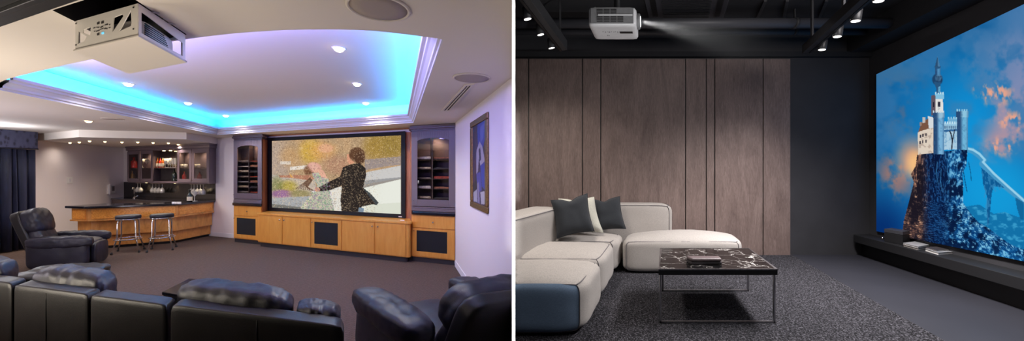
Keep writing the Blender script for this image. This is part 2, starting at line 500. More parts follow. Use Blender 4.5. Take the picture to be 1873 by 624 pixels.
# frame: panel with cut-outs (near-left side), open frames on the others
def panel(a, b, z0, z1, cuts, name, m, th=.004):
    a, b = Vector(a), Vector(b)
    bm = bmesh.new(); ed = []
    P = lambda s, r: (a.x+(b.x-a.x)*s, a.y+(b.y-a.y)*s, z0+(z1-z0)*r)
    for loop in [[(0,0),(1,0),(1,1),(0,1)]]+cuts:
        vs = [bm.verts.new(P(*c)) for c in loop]
        for i in range(len(vs)): ed.append(bm.edges.new((vs[i], vs[(i+1) % len(vs)])))
    bmesh.ops.triangle_fill(bm, edges=ed, use_beauty=True)
    bmesh.ops.translate(bm, verts=bm.verts, vec=-WORLD[t.name])
    me = bpy.data.meshes.new(name); bm.to_mesh(me); bm.free(); me.materials.append(m)
    o = bpy.data.objects.new(name, me); COL.objects.link(o); o.parent = t; WORLD[o.name] = WORLD[t.name]
    s = o.modifiers.new('solid', 'SOLIDIFY'); s.thickness = th; s.offset = 0
    return o
zt = zb+.160
H = ins(.985)
M['lift'] = mat('lift_paint', (246,240,232), .5, bp=(40,.02))
cut = [[(.04,.18),(.16,.22),(.20,.36),(.05,.62)], [(.26,.36),(.27,.66),(.14,.62),(.13,.52)],
       [(.62,.28),(.79,.72),(.77,.8),(.64,.76)], [(.72,.26),(.90,.34),(.91,.42),(.90,.86)]]
panel(H[3], H[0], zb, zt, cut, 'side_panel', M['lift'])
panel(H[0], H[1], zb, zt, [[(.05,.12),(.93,.12),(.93,.62),(.05,.8)]], 'side_panel', M['lift'])
panel(H[1], H[2], zb, zt, [[(.06,.1),(.94,.1),(.94,.9),(.06,.9)]], 'side_panel', M['lift'])
panel(H[2], H[3], zb, zt, [[(.06,.1),(.94,.1),(.94,.9),(.06,.9)]], 'side_panel', M['lift'])
# printed marks and sockets on the near panel, screws
m = MB()
an, bn = Vector(H[3]), Vector(H[0]); nrm = Vector((bn-an).yx); nrm = Vector((nrm.x, -nrm.y)).normalized()
if nrm.dot(an) > 0: nrm = -nrm
def mark(mb, s, r, w, h):
    L = (bn-an)
    c = [(s-w,r-h),(s+w,r-h),(s+w,r+h),(s-w,r+h)]
    lo = [an+L*a+nrm*.003 for a, b in c]; hi = [v+nrm*.002 for v in lo]
    mb.hexa([(*lo[i], zb+(zt-zb)*c[i][1]) for i in (0,1,2,3)]+[(*hi[i], zb+(zt-zb)*c[i][1]) for i in (0,1,2,3)])
for k in range(16):
    mark(m, .34+.24*(k % 8)/7.0+.005*math.sin(k*3), .46+.1*(k//8)+.02*math.sin(k*5), .006+.004*((k*7) % 3), .012)
for s, r in ((.40,.70),(.47,.69),(.40,.33)): mark(m, s, r, .016, .035)
m.build('printed_marks', mat('dark_print', (60,56,54), .6, bp=(50,.02)), t)
m = MB(); mark(m, .475, .33, .016, .03); m.build('indicator', emit('cyan_indicator', (120,210,240), 1.2), t)
for s, r in ((.02,.9),(.02,.15),(.945,.9),(.945,.22)):
    ms = MB(); mark(ms, s, r, .008, .02); ms.build('screw', M['black'], t)
# ceiling side brackets
for k in range(2):
    m = MB()
    a = Vector(H[0])*(.75-.35*k)+Vector(H[1])*(.25+.35*k)
    m.box(a.x-.02, a.x+.03, a.y-.012, a.y+.012, zt, zt+.05)
    m.build('bracket', M['steel'], t)
# projector inside the tray
pt = thing('projector', 'white louvred projector standing inside the ceiling lift tray', 'projector', (cen[0], cen[1], zb))
ex = (Vector(H[0])-Vector(H[3])); ey = (Vector(H[2])-Vector(H[3]))
Tp = frame((cen[0], cen[1], zb), (ex.x, ex.y), (ey.x, ey.y))
MB(Tp).puff((.12,-.02,.062), (.34,0,0), (0,.40,0), (0,0,.060), e=5, n=12, crown=.012).build('body', M['plast'], pt)
m = MB(Tp)
for k in range(7): m.box(.452, .466, -.33, .18-.02*k, .022+.011*k, .027+.011*k)
m.build('louvre', M['black'], pt)
MB(Tp).lathe([(0,.0),(.03,.0),(.034,.02),(.034,.05),(.0,.05)], (.1,.40,.06), 20, (0,1,0)).build('lens', M['black'], pt)
# ---- built-in cabinets on the screen wall
def sbox(m, pxl, pxr, pyt, pyb, v0, v1, vref=None, pxref=None):
    """box whose face at offset v1 spans these photo columns and rows"""
    u0, u1 = uS(pxr, v1), uS(pxl, v1); pr = pxref or (pxl+pxr)/2
    return m.box(u0, u1, v0, v1, zS(pr, pyb, v1), zS(pr, pyt, v1))
def door_with_arch(m, u0, u1, z0, z1, v0, v1, st, arch):
    m.box(u0, u0+st, v0, v1, z0, z1); m.box(u1-st, u1, v0, v1, z0, z1); m.box(u0+st, u1-st, v0, v1, z0, z0+st)
    if not arch:
        m.box(u0+st, u1-st, v0, v1, z1-st, z1); return
    n = 14; top = []
    a, b = u0+st, u1-st
    for i in range(n):
        s0, s1 = i/n, (i+1)/n
        h = lambda s: z1-st-arch*(1-math.sin(math.pi*s)**.6)
        m.hexa([(a+(b-a)*s0,v0,h(s0)),(a+(b-a)*s1,v0,h(s1)),(a+(b-a)*s1,v1,h(s1)),(a+(b-a)*s0,v1,h(s0)),
                (a+(b-a)*s0,v0,z1),(a+(b-a)*s1,v0,z1),(a+(b-a)*s1,v1,z1),(a+(b-a)*s0,v1,z1)])
def knob(u, v, z, parent, name='knob', r=.016):
    c = S((u, v, z)); d = (S((u, v+1, z))[0]-c[0], S((u, v+1, z))[1]-c[1], 0)
    return MB().lathe([(.006,0),(.006,.014),(r,.018),(r,.026),(.0,.032)], c, 12, d).build(name, M['chrome'], parent)

def display_cabinet(pxl, pxr, label, group, mirror, grille_px, nshelf):
    u0, u1 = uS(pxr), uS(pxl); um = (u0+u1)/2
    pm = (pxl+pxr)/2
    zc = 0.93                                  # top of the dark counter slab
    t = thing('display_cabinet', label, 'cabinet', S((um, -.1, 0)), group)
    # timber base
    B = MB(S); B.box(u0, u1, WV, -.02, .09, zc-.07)
    B.build('base', M['cherry'], t, bevel=.004)
    MB(S).box(u0+.01, u1-.01, WV, -.05, 0, .09).build('plinth', M['kick'], t)
    MB(S).box(u0-.0, u1+(.03 if mirror else 0), WV, .03, zc-.07, zc).build('counter_slab', M['granite'], t, bevel=.02, seg=3)
    dr = MB(S).box(u0+.012, u1-.012, -.02, .0, zc-.30, zc-.085).build('drawer', M['cherry'], t, bevel=.004)
    knob(um, .0, zc-.19, dr)
    fr = MB(S)
    g0, g1 = uS(grille_px[1], .0), uS(grille_px[0], .0)
    z0, z1 = .115, zc-.315
    gz0, gz1 = .20, zc-.35
    fr.box(u0+.012, g0, -.02, .0, z0, z1); fr.box(g1, u1-.012, -.02, .0, z0, z1); fr.box(g0, g1, -.02, .0, z0, gz0); fr.box(g0, g1, -.02, .0, gz1, z1)
    d = fr.build('speaker_door', M['cherry'], t)
    MB(S).box(g0, g1, -.02, -.006, gz0, gz1).build('grille', M['grille'], d)
    knob(u1-.04 if mirror else u1-.05, 0, zc-.36, d, 'knob', .012)
    # lacquered upper cabinet
    top = 2.40
    c = MB(S); w = .03
    c.box(u0, u0+w, WV, -.03, zc, top); c.box(u1-w, u1, WV, -.03, zc, top)
    c.box(u0+w, u1-w, WV, -.03, zc, zc+.06); c.box(u0+w, u1-w, WV, -.03, top-.03, top)
    c.box(u0+w, u1-w, WV, WV+.02, zc+.06, top-.03)
    # thicker right-hand stile that closes to the wall
    c.build('carcass', M['lacq'], t, bevel=.003)
    cr = MB(S)
    for k, (ex, z0_, z1_) in enumerate(((.015,top,top+.025),(.05,top+.025,top+.055),(.03,top+.055,top+.099))):
        cr.box(u0-(0 if not mirror else ex), u1+ex, -.28, -.03+ex+.0, z0_, z1_); cr.box(u0, u1, WV, -.28, z0_, z1_)
    cr.build('crown_moulding', M['lacq'], t, bevel=.006)
    sk = MB(S)
    sk.box(u0, u1, -.03, .012, zc, zc+.055); sk.box(u0, u1, -.03, .0, zc+.055, zc+.08)
    sk.build('skirt_moulding', M['lacq'], t, bevel=.008)
    st = .085
    door = MB(S); door_with_arch(door, u0+.0, u1-.0, zc+.09, top-.02, -.03, -.005, st*(u1-u0)/.62, .05)
    dm = door.build('door', M['lacq'], t, bevel=.004)
    sw = st*(u1-u0)/.62
    MB(S).box(u0+sw*.8, u1-sw*.8, -.02, -.016, zc+.15, top-.08).build('glass_pane', M['pane'], dm)
    knob(u1-.03, -.005, zc+.19, dm, 'knob', .012)
    # glass shelf lit by a small lamp
    lx = S((um, -.2, top-.032))
    MB().lathe([(0,-.012),(.03,-.012),(.034,0)], lx, 14).build('cabinet_lamp', M['lampw'], t)
    l = spot((lx[0], lx[1], lx[2]-.02), 38, math.radians(140), (1,.75,.45), .8, .03)
    for k in range(nshelf):
        z = zc+.22+k*(top-zc-.75)/(nshelf-1)
        MB(S).box(u0+w+.005, u1-w-.005, WV+.03, -.10, z, z+.012).build('shelf', M['lacq_d'], t)
    # divider strip
    MB(S).box(um-.012, um+.012, WV+.03, -.09, zc+.2, top-.1).build('upright', M['lacq_d'], t)
    # disc cases lying on the shelves
    cols = [(214,206,196),(180,70,50),(150,140,130),(60,60,66),(206,190,160),(170,110,80)]
    for k in range(nshelf):
        z = zc+.22+k*(top-zc-.75)/(nshelf-1)+.0135
        for side in (0, 1):
            a, b = (u0+w+.03, um-.03) if side == 0 else (um+.03, u1-w-.03)
            mname = 'case_%d' % ((k*2+side+int(pxl)) % 6)
            if mname not in M: M[mname] = mat('disc_case_'+'abcdef'[(k*2+side+int(pxl)) % 6], cols[(k*2+side+int(pxl)) % 6], .4, nz=((40,40,40),.2))
            o = MB(S).box(a, b, -.30, -.13, z, z+.018+.012*((k+side) % 3)).build('disc_case', M[mname], bevel=.002)
            ordn = ['lowest', 'second lowest', 'third from the bottom', 'fourth from the bottom', 'fifth from the bottom', 'sixth from the bottom', 'top'][k if k < nshelf-1 else 6]
            tag(o, 'disc cases on the %s shelf, %s half of the %s glass cabinet' % (ordn, 'right' if side == 0 else 'left', 'left' if mirror else 'right'), 'disc case', 'disc cases in the glass cabinets')
    return t
display_cabinet(753, 832.6, 'grey cabinet with arched glass door over timber base, against the right wall', 'display cabinets beside the screen', False, (762,818), 5)
display_cabinet(427, 478.5, 'grey cabinet with arched glass door over timber base, left of the screen', 'display cabinets beside the screen', True, (433,467.5), 7)

# central low unit
V1 = .17
uL, uR = uS(470.5, V1), uS(753, V1)
t = thing('media_unit', 'long low timber cabinet with knobs under the projection screen', 'cabinet', S(((uL+uR)/2, -.1, 0)))
ztop = zS(612, 398.5, V1)
def roundfoot(e=0.0, r=.11):                  # plan outline with rounded front corners
    a, b, f = uR-e, uL+e, V1+e
    ai, bi = uS(753)+.006, uS(478.5)-.006
    pts = [(ai, WV+.012), (ai, .008), (a, .008)]
    for k in range(7):
        an = math.pi/2*k/6; pts.append((a+r-r*math.cos(an), f-r+r*math.sin(an)))
    for k in range(7):
        an = math.pi/2*k/6; pts.append((b-r*.3+r*.3*math.sin(an), f-r*.3+r*.3*math.cos(an)))
    pts += [(b, .008), (bi, .008), (bi, WV+.012)]
    return pts
MB(S).prism(roundfoot(-.012), .10, ztop-.035).build('carcass', M['cherry'], t)
MB(S).prism(roundfoot(-.06), 0, .10).build('plinth', M['kick'], t)
MB(S).prism(roundfoot(.012), ztop-.035, ztop).build('bench_top', M['cherry'], t, bevel=.004)
zlo, zhi = .115, ztop-.045
for a, b, kn in ((471.5,516,512),(517,568,520),(625.5,685,681),(686,742,691)):
    d = MB(S).box(uS(b,V1)+.004, uS(a,V1)-.004, V1-.013, V1+.004, zlo, zhi).build('door', M['cherry'], t, bevel=.003)
    knob(uS(kn,V1), V1+.004, zhi-.07, d)
ga, gb = uS(618,V1), uS(575,V1); fa, fb = uS(624.5,V1)+.004, uS(569,V1)-.004
m = MB(S); m.box(fa, ga, V1-.013, V1+.004, zlo, zhi); m.box(gb, fb, V1-.013, V1+.004, zlo, zhi); m.box(ga, gb, V1-.013, V1+.004, zlo, .19); m.box(ga, gb, V1-.013, V1+.004, zhi-.06, zhi)
d = m.build('speaker_door', M['cherry'], t)
MB(S).box(ga, gb, V1-.012, V1-.003, .19, zhi-.06).build('grille', M['grille'], d)
knob(fb-.03, V1+.004, zhi-.07, d, 'knob', .012)
# small badge on the ledge
tag(MB(S).box(uS(736,.0)-.05, uS(736,.0)+.05, -.03, .0, ztop, ztop+.012).build('remote_receiver', M['plast'], bevel=.003), 'tiny white receiver lying on the timber ledge, right end', 'receiver')

# timber surround behind the screen
VS = WV+.03
t = thing('timber_surround', 'reddish timber panelling framing the projection screen', 'panelling', S(((uL+uR)/2, VS, ztop)))
ul, ur = uS(478.5)+.0, uS(753)
MB(S).box(ur+.005, ul-.005, WV+.003, VS, ztop+.001, 2.42).build('back_panel', M['cherry_d'], t)
MB(S).box(ur+.003, ur+.02, VS, -.04, ztop+.005, 2.38).build('side_panel', M['cherry_d'], t)
MB(S).box(ul-.02, ul-.003, VS, -.04, ztop+.005, 2.38).build('side_panel', M['cherry_d'], t)
MB(S).box(ur+.055, ul-.055, WV+.003, VS+.06, 2.474, 2.496).build('pelmet_board', M['cherry_d'], t, bevel=.004)

# projection screen with its picture
VF = WV+.08
sq = {'tl': (488.5,252), 'tr': (742,240.5), 'br': (740,402.5), 'bl': (488.5,388)}
us0, us1 = uS(741.3,VF), uS(488.5,VF)
zt_, zb_ = (zS(488.5,252,VF)+zS(741.3,240.5,VF))/2, (zS(488.5,388,VF)+zS(741.3,402.5,VF))/2
us0, us1, zb_ = max(us0, ur+.024), min(us1, ul-.024), max(zb_, ztop+.004)
t = thing('projection_screen', 'wide projection screen in a black border showing a couple dancing', 'screen', S(((us0+us1)/2, VF, zb_)))
bw, bh = .085, .075
m = MB(S)
m.box(us0, us1, VF-.045, VF, zt_-bh, zt_); m.box(us0, us1, VF-.045, VF, zb_, zb_+bh)
m.box(us0, us0+bw*1.2, VF-.045, VF, zb_+bh, zt_-bh); m.box(us1-bw*1.6, us1, VF-.045, VF, zb_+bh, zt_-bh)
m.build('screen_border', mat('black_velvet', (10,9,14), .8, bp=(200,.1)), t, bevel=.004)
MB(S).box(us0+.08, us0+.16, VF, VF+.002, zb_+.02, zb_+.035).build('badge', M['plast'], t)

def picture(name, corners, nx, ny, paint, parent, st=1.0):
    """fine grid whose vertices carry the colours of the projected picture; corners tl,tr,br,bl in world"""
    tl, tr, br, bl = [Vector(c) for c in corners]
    org = WORLD[parent.name]
    s, r = np.meshgrid(np.linspace(0,1,nx), np.linspace(0,1,ny))
    P = (np.array(tl)[None,None]*(1-s)[...,None]+np.array(tr)[None,None]*s[...,None])*(1-r)[...,None]+(np.array(bl)[None,None]*(1-s)[...,None]+np.array(br)[None,None]*s[...,None])*r[...,None]
    cols = paint(s, r)
    idx = np.arange(nx*ny).reshape(ny, nx)
    f = np.stack([idx[:-1,:-1], idx[1:,:-1], idx[1:,1:], idx[:-1,1:]], -1).reshape(-1, 4)
    me = bpy.data.meshes.new(name)
    me.from_pydata((P-np.array(org)).reshape(-1,3).tolist(), [], f.tolist())
    a = me.color_attributes.new('picture', 'FLOAT_COLOR', 'POINT')
    c = np.clip(cols.reshape(-1,3), 0, 255)/255.0
    c = np.where(c <= .04045, c/12.92, ((c+.055)/1.055)**2.4)
    a.data.foreach_set('color', np.concatenate([c, np.ones((len(c),1))], 1).astype(np.float32).ravel())
    m, nt, b = newmat(name+'_picture'); at_ = nt.nodes.new('ShaderNodeAttribute'); at_.attribute_name = 'picture'
    if st > 0:
        nt.nodes.remove(b); e = nt.nodes.new('ShaderNodeEmission'); e.inputs['Strength'].default_value = st
        nt.links.new(at_.outputs['Color'], e.inputs['Color']); nt.links.new(e.outputs[0], nt.nodes['Material Output'].inputs['Surface'])
    else:
        nt.links.new(at_.outputs['Color'], b.inputs['Base Color']); b.inputs['Roughness'].default_value = .5
    me.materials.append(m)
    o = bpy.data.objects.new(name, me); COL.objects.link(o); o.parent = parent; WORLD[o.name] = org
    return o
# --- small painting toolkit on numpy grids
def homog(quad):
    """unit square (s right, r down) -> quad tl,tr,br,bl"""
    A = []; B = []
    for (s, r), (x, y) in zip(((0,0),(1,0),(1,1),(0,1)), quad):
        A.append([s,r,1,0,0,0,-x*s,-x*r]); B.append(x); A.append([0,0,0,s,r,1,-y*s,-y*r]); B.append(y)
    h = np.append(np.linalg.solve(np.array(A, float), np.array(B, float)), 1).reshape(3,3)
    def f(s, r):
        w = h[2,0]*s+h[2,1]*r+h[2,2]
        return (h[0,0]*s+h[0,1]*r+h[0,2])/w, (h[1,0]*s+h[1,1]*r+h[1,2])/w
    return f
def vnoise(x, y, seed):
    rs = np.random.RandomState(seed); T = rs.rand(256, 256)
    xi, yi = np.floor(x).astype(int), np.floor(y).astype(int); fx, fy = x-xi, y-yi
    fx = fx*fx*(3-2*fx); fy = fy*fy*(3-2*fy)
    g = lambda a, b: T[a % 256, b % 256]
    return (g(xi,yi)*(1-fx)+g(xi+1,yi)*fx)*(1-fy)+(g(xi,yi+1)*(1-fx)+g(xi+1,yi+1)*fx)*fy
def fbm(x, y, seed, o=4, gain=.5):
    t = 0; a = 1; n = 0
    for k in range(o):
        t = t+a*vnoise(x*2**k, y*2**k, seed+k); n += a; a *= gain
    return t/n
class Canvas:
    def __init__(s, x, y, c):
        s.x, s.y = x, y; s.c = np.ones(x.shape+(3,))*np.array(c, float)
    def mix(s, mask, col):
        col = np.array(col, float)
        s.c = s.c*(1-mask[...,None])+col*mask[...,None]
    def sm(s, v, a, b):
        t = np.clip((v-a)/(b-a), 0, 1); return t*t*(3-2*t)
    def ell(s, cx, cy, rx, ry, col, a=1.0, soft=.15, rot=0):
        dx, dy = s.x-cx, s.y-cy; c_, s_ = math.cos(rot), math.sin(rot)
        d = np.sqrt(((dx*c_+dy*s_)/rx)**2+((-dx*s_+dy*c_)/ry)**2)
        s.mix(a*(1-s.sm(d, 1-soft, 1+soft)), col)
    def inside(s, pts):
        m = np.zeros(s.x.shape, bool); n = len(pts)
        for i in range(n):
            x0, y0 = pts[i]; x1, y1 = pts[(i+1) % n]
            if y0 == y1: continue
            m ^= ((y0 > s.y) != (y1 > s.y)) & (s.x < (x1-x0)*(s.y-y0)/(y1-y0)+x0)
        return m
    def poly(s, pts, col, a=1.0):
        s.mix(s.inside(pts)*a, col)
    def line(s, pts, w, col, a=1.0):
        for (x0, y0), (x1, y1) in zip(pts[:-1], pts[1:]):
            L = (x1-x0)**2+(y1-y0)**2+1e-9
            t = np.clip(((s.x-x0)*(x1-x0)+(s.y-y0)*(y1-y0))/L, 0, 1)
            d = np.hypot(s.x-x0-t*(x1-x0), s.y-y0-t*(y1-y0))
            s.mix(a*(1-s.sm(d, w*.6, w*1.1)), col)
def paint_dance(s, r):
    x, y = homog([(47,80),(902,45),(902,568),(47,515)])(s, r)
    C = Canvas(x, y, (174,146,114))
    n = fbm(x/60, y/60, 3)
    C.mix(C.sm(n, .35, .7)*.6, (196,158,118)); 
    C.ell(80,220,90,160,(176,158,148),.8,.6); C.ell(300,150,70,80,(206,166,70),.85,.5); C.ell(385,150,80,60,(220,160,96),.6,.5)
    C.ell(400,130,50,28,(228,170,140),.7,.3); C.ell(160,180,60,60,(196,150,96),.6,.6)
    C.ell(820,110,150,90,(150,124,58),.9,.5); C.ell(720,130,60,80,(166,134,66),.7,.6); C.ell(480,240,90,60,(170,124,104),.6,.5)
    C.poly([(660,205),(902,185),(902,240),(800,250),(660,275)], (150,138,138), .9)
    C.poly([(660,290),(902,245),(902,330),(640,370)], (198,196,194)); C.poly([(640,345),(902,322),(902,345),(700,390),(640,400)], (140,140,142), .8)
    C.poly([(640,395),(902,335),(902,568),(600,568)], (226,228,218)); C.poly([(690,500),(902,490),(902,568),(640,568)], (208,212,196), .7)
    C.poly([(47,300),(330,330),(340,430),(47,470)], (190,184,180), .7)
    C.poly([(100,215),(170,212),(170,235),(100,232)], (222,214,204), .8); C.poly([(165,250),(300,238),(300,262),(165,272)], (232,226,218), .9)
    C.ell(150,380,60,40,(176,158,70),.9,.5); C.ell(80,375,40,60,(120,124,70),.7,.5); C.ell(110,425,70,26,(150,104,150),.9,.4); C.ell(230,425,70,24,(140,130,80),.8,.5)
    C.poly([(47,455),(330,440),(300,500),(240,545),(47,515)], (164,166,168)); C.poly([(47,490),(240,515),(235,548),(47,520)], (104,104,98), .8)
    C.poly([(300,400),(520,380),(520,560),(440,560)], (226,226,220), .9)
    # woman leaning back
    C.poly([(310,290),(360,288),(420,330),(425,425),(460,548),(232,522),(270,470),(330,420),(345,370),(322,330)], (186,186,166))
    C.poly([(232,522),(275,468),(310,440),(260,530)], (222,214,186), .8)
    C.poly([(90,306),(170,304),(300,306),(330,330),(290,338),(170,322),(100,318)], (176,122,98)); C.ell(325,255,48,34,(214,160,142),1,.15,.2); C.poly([(340,262),(385,275),(415,330),(370,320)], (222,168,146))
    for k in range(9): C.line([(296+k*2,322+k*2),(262+k*2,352+k*4),(206+k*15,392+k*2)], 3.2, (100,72,56), .8)
    C.ell(283,272,26,30,(118,80,58),.9,.4); C.ell(318,250,34,26,(222,172,158),.8,.4,.3); C.line([(268,296),(318,288)], 4, (104,72,54), .7)
    C.poly([(160,290),(190,320),(170,318)], (236,176,90), .8)
    # man turning away
    C.poly([(540,170),(575,165),(590,225),(560,236),(543,215)], (214,152,122)); C.ell(607,172,52,48,(96,66,48),1,.12); C.ell(625,195,36,40,(84,58,44),1,.15)
    C.poly([(515,255),(555,238),(625,228),(665,262),(668,310),(648,390),(700,430),(752,490),(738,506),(715,500),(640,515),(622,550),(505,545),(498,470),(508,375),(430,405),(355,412),(355,385),(430,345),(495,315)], (44,38,36))
    C.poly([(648,395),(700,430),(752,490),(735,506)], (74,84,90), .7); C.poly([(620,520),(655,525),(650,556),(615,552)], (120,140,160))
    C.ell(345,400,18,14,(214,152,122)); C.line([(505,300),(520,380),(505,470)], 5, (74,60,50), .6); C.line([(560,250),(575,400),(570,540)], 3, (66,56,48), .5)
    # rain drops
    rs = np.random.RandomState(5)
    dots = vnoise(x/5.0, y/5.0, 21); d2 = vnoise(x/4.2, y/4.2, 33)
    fade = 1-C.sm(x, 660, 800)*C.sm(y, 180, 330)
    C.mix((dots > .74)*.4*fade, (236,206,164)); C.mix((d2 < .25)*.28*fade, (70,52,40))
    dress = C.inside([(310,290),(420,330),(460,548),(232,522),(345,370)])
    C.mix(dress*(vnoise(x/6,y/6,50) > .66)*.6, (150,110,150)); C.mix(dress*(vnoise(x/6,y/6,60) > .68)*.6, (110,150,120))
    return C.c
VP_ = VF-.03
picture('screen_picture', [S((us1-bw*1.6+.003,VP_,zt_-bh+.003)), S((us0+bw*1.2-.003,VP_,zt_-bh+.003)), S((us0+bw*1.2-.003,VP_,zb_+bh-.003)), S((us1-bw*1.6+.003,VP_,zb_+bh-.003))], 330, 190, paint_dance, t, 1.05)

# ---- framed painting on the right wall
t0, t1 = tR(863.5), tR(895)
yA, yB = Rw((t0,0,0))[1], Rw((t1,0,0))[1]
zT = (zrow(222.5,yA)+zrow(206.5,yB))/2; zB = (zrow(379,yA)+zrow(390,yB))/2
t = thing('framed_painting', 'tall framed abstract painting in blue and violet on the right wall', 'painting', Rw(((t0+t1)/2, 0, zB)))
fw = .075
m = MB(Rw)
m.box(t0, t1, .004, .035, zT-fw, zT); m.box(t0, t1, .004, .035, zB, zB+fw); m.box(t0, t0+fw*1.3, .004, .035, zB+fw, zT-fw); m.box(t1-fw*1.3, t1, .004, .035, zB+fw, zT-fw)
m.build('picture_frame', M['brass'], t, bevel=.01)
def paint_art(s, r):
    x, y = s*100, r*400
    C = Canvas(x, y, (64,44,86)); n = fbm(x/14, y/24, 9); C.mix(C.sm(n,.4,.7)*.7, (92,60,96))
    C.poly([(38,0),(100,0),(100,60),(80,120),(50,150),(40,90)], (78,84,190)); C.poly([(60,20),(88,10),(80,80),(62,100)], (120,130,220))
    C.poly([(30,130),(55,90),(75,120),(92,190),(60,210),(50,170),(42,240),(30,250)], (206,196,220)); C.poly([(48,130),(60,120),(66,180),(54,190)], (60,50,90))
    C.poly([(60,210),(96,190),(96,330),(70,310)], (70,86,196)); C.poly([(30,250),(60,240),(70,330),(40,350)], (96,92,190)); C.poly([(0,300),(30,280),(34,330),(6,350)], (40,30,50))
    C.poly([(6,350),(34,330),(36,395),(8,398)], (210,206,222)); C.poly([(60,340),(94,330),(94,392),(66,398)], (226,222,232)); C.poly([(36,300),(50,290),(56,398),(40,398)], (170,160,200)); C.line([(20,0),(30,120),(10,300)], 3, (110,60,90))
    return C.c*.74
picture('canvas', [Rw((t0+fw*1.3,.012,zT-fw)), Rw((t1-fw*1.3,.012,zT-fw)), Rw((t1-fw*1.3,.012,zB+fw)), Rw((t0+fw*1.3,.012,zB+fw))], 60, 140, paint_art, t, 0)

# ---- bar counter
bt = [plan(118,379,.905), plan(154,381.5,.89), plan(327,376,.88)]
bt3 = S((uS(395,WV), WV+.02, 0))[:2]
bt = bt+[bt3]
def barpoly(ins_, back=.62):
    f = offs(bt, ins_) ; bk = offs(bt, back)
    def wall(P, Q):                            # end the run at the back wall
        return isect(P, (Q[0]-P[0], Q[1]-P[1]), S((0,WV+.022,0))[:2], dS)
    f[-1] = wall(f[-2], f[-1]); bk[-1] = wall(bk[-2], bk[-1])
    L = (Vector(bt[1])-Vector(bt[0])).normalized()
    f[0] = tuple(Vector(f[0])+L*ins_); bk[0] = tuple(Vector(bk[0])+L*ins_)
    return f+bk[::-1], f
t = thing('bar_counter', 'curved timber bar with stepped front and black granite top', 'bar', ((bt[1][0]+bt[2][0])/2, (bt[1][1]+bt[2][1])/2, 0))
MB().prism(barpoly(0)[0], .88, .93).build('counter_top', M['granite'], t, bevel=.012, seg=3)
tiers = [(.07,.61,.88,'tier'),(.13,.29,.61,'tier'),(.19,.06,.29,'tier'),(.25,0,.06,'plinth')]
for i_, z0, z1, nm in tiers:
    MB().prism(barpoly(i_)[0], z0, z1).build(nm, M['barwood'] if nm == 'tier' else M['black'], t, bevel=.004)
fr = barpoly(.058)[1]
def burl(i, k0, k1):
    P, Q = Vector(fr[i]), Vector(fr[i+1]); a, b = P.lerp(Q, k0), P.lerp(Q, k1); n_ = Vector((-(Q-P).y, (Q-P).x)).normalized()*.014
    MB().prism([tuple(a), tuple(b), tuple(b+n_), tuple(a+n_)], .655, .852).build('burl_panel', M['burl'], t, bevel=.003)
burl(0,.12,.86); burl(1,.04,.975); burl(2,.05,.95)
m = MB()
for i in range(3):
    P, Q = Vector(fr[i]), Vector(fr[i+1]); n_ = Vector((-(Q-P).y, (Q-P).x)).normalized()*-.012
    m.prism([tuple(P), tuple(Q), tuple(Q+n_), tuple(P+n_)], .61, .64)
m.build('ledge', M['barwood'], t, bevel=.004)

# ---- back bar: worktop, splashback, upper cabinet
ux0, ux1 = uS(395, WV)+.012, min(uS(219, WV), uCorn-.02)
t = thing('back_counter', 'low worktop along the wall behind the bar', 'counter', S(((ux0+ux1)/2, WV+.3, 0)))
ub = ux0+.95
MB(S).box(ub, ux1-.05, WV+.01, WV+.55, .86, .90).build('worktop', M['granite'], t, bevel=.006)
MB(S).box(ub, ux1-.05, WV+.01, WV+.52, 0, .86).build('cupboard', M['lacq_d'], t)
tag(MB(S).box(ux0, ux1, WV+.001, WV+.012, .90, 1.345).build('splashback', M['splash']), 'black speckled stone splashback behind the bar', 'splashback')
z0, z1 = 1.345, 2.335
va = WV+.36
xa, xb = uS(382.5, va), uS(232.5, va)          # right and left ends of the front
t = thing('wall_cabinet', 'dark grey bar cabinet with glass doors hung above the splashback', 'cabinet', S(((xa+xb)/2, WV+.2, z0)))
d1, d2 = uS(323.5,va), uS(279.5,va)            # open middle between these
m = MB(S); w = .03
m.box(xa, xb, WV+.01, WV+.03, z0, z1); m.box(xa, xb, WV+.03, va-.025, z0, z0+.05); m.box(xa, xb, WV+.03, va-.025, z1-.12, z1)
for a in (xa, d1-.03, d2, xb-.03): m.box(a, a+.03, WV+.03, va-.025, z0+.05, z1-.12)
m.build('carcass', M['lacq'], t, bevel=.003)
MB(S).box(d1, d2, WV+.031, WV+.036, z0+.05, z1-.12).build('mirror_back', mat('mirror_glass', (200,196,190), .06, 1.0, nz=((9,9,9),.05)), t)
m = MB(S); m.box(xa-.03, xb+.03, WV+.01, va+.03, z1-.1, z1-.03); m.box(xa-.05, xb+.05, WV+.01, va+.05, z1-.03, z1+.012)
m.build('crown_moulding', M['lacq'], t, bevel=.008)
zsh = zS(300, 307, WV+.2)
MB(S).box(d1, d2, WV+.04, va-.06, zsh-.02, zsh).build('shelf', M['lacq_d'], t)
for a, b in ((xa+.03, d1-.03), (d2+.03, xb-.03)):
    MB(S).box(a, b, WV+.04, va-.08, zsh-.02, zsh).build('shelf', M['lacq_d'], t)
for pl, pr, kn in ((232.5,256,254.5),(256.3,279.5,258),(324,350,348),(350.3,382.5,352.5)):
    a, b = uS(pr,va), uS(pl,va)
    m = MB(S); door_with_arch(m, a+.004, b-.004, z0+.03, z1-.12, va-.022, va, .085 if pr-pl < 30 else .1, .0)
    dd = m.build('door', M['lacq'], t, bevel=.003)
    MB(S).box(a+.08, b-.08, va-.014, va-.010, z0+.1, z1-.19).build('glass_pane', M['pane'], dd)
    knob(uS(kn,va), va, z0+.09, dd, 'knob', .014)
lamps = []
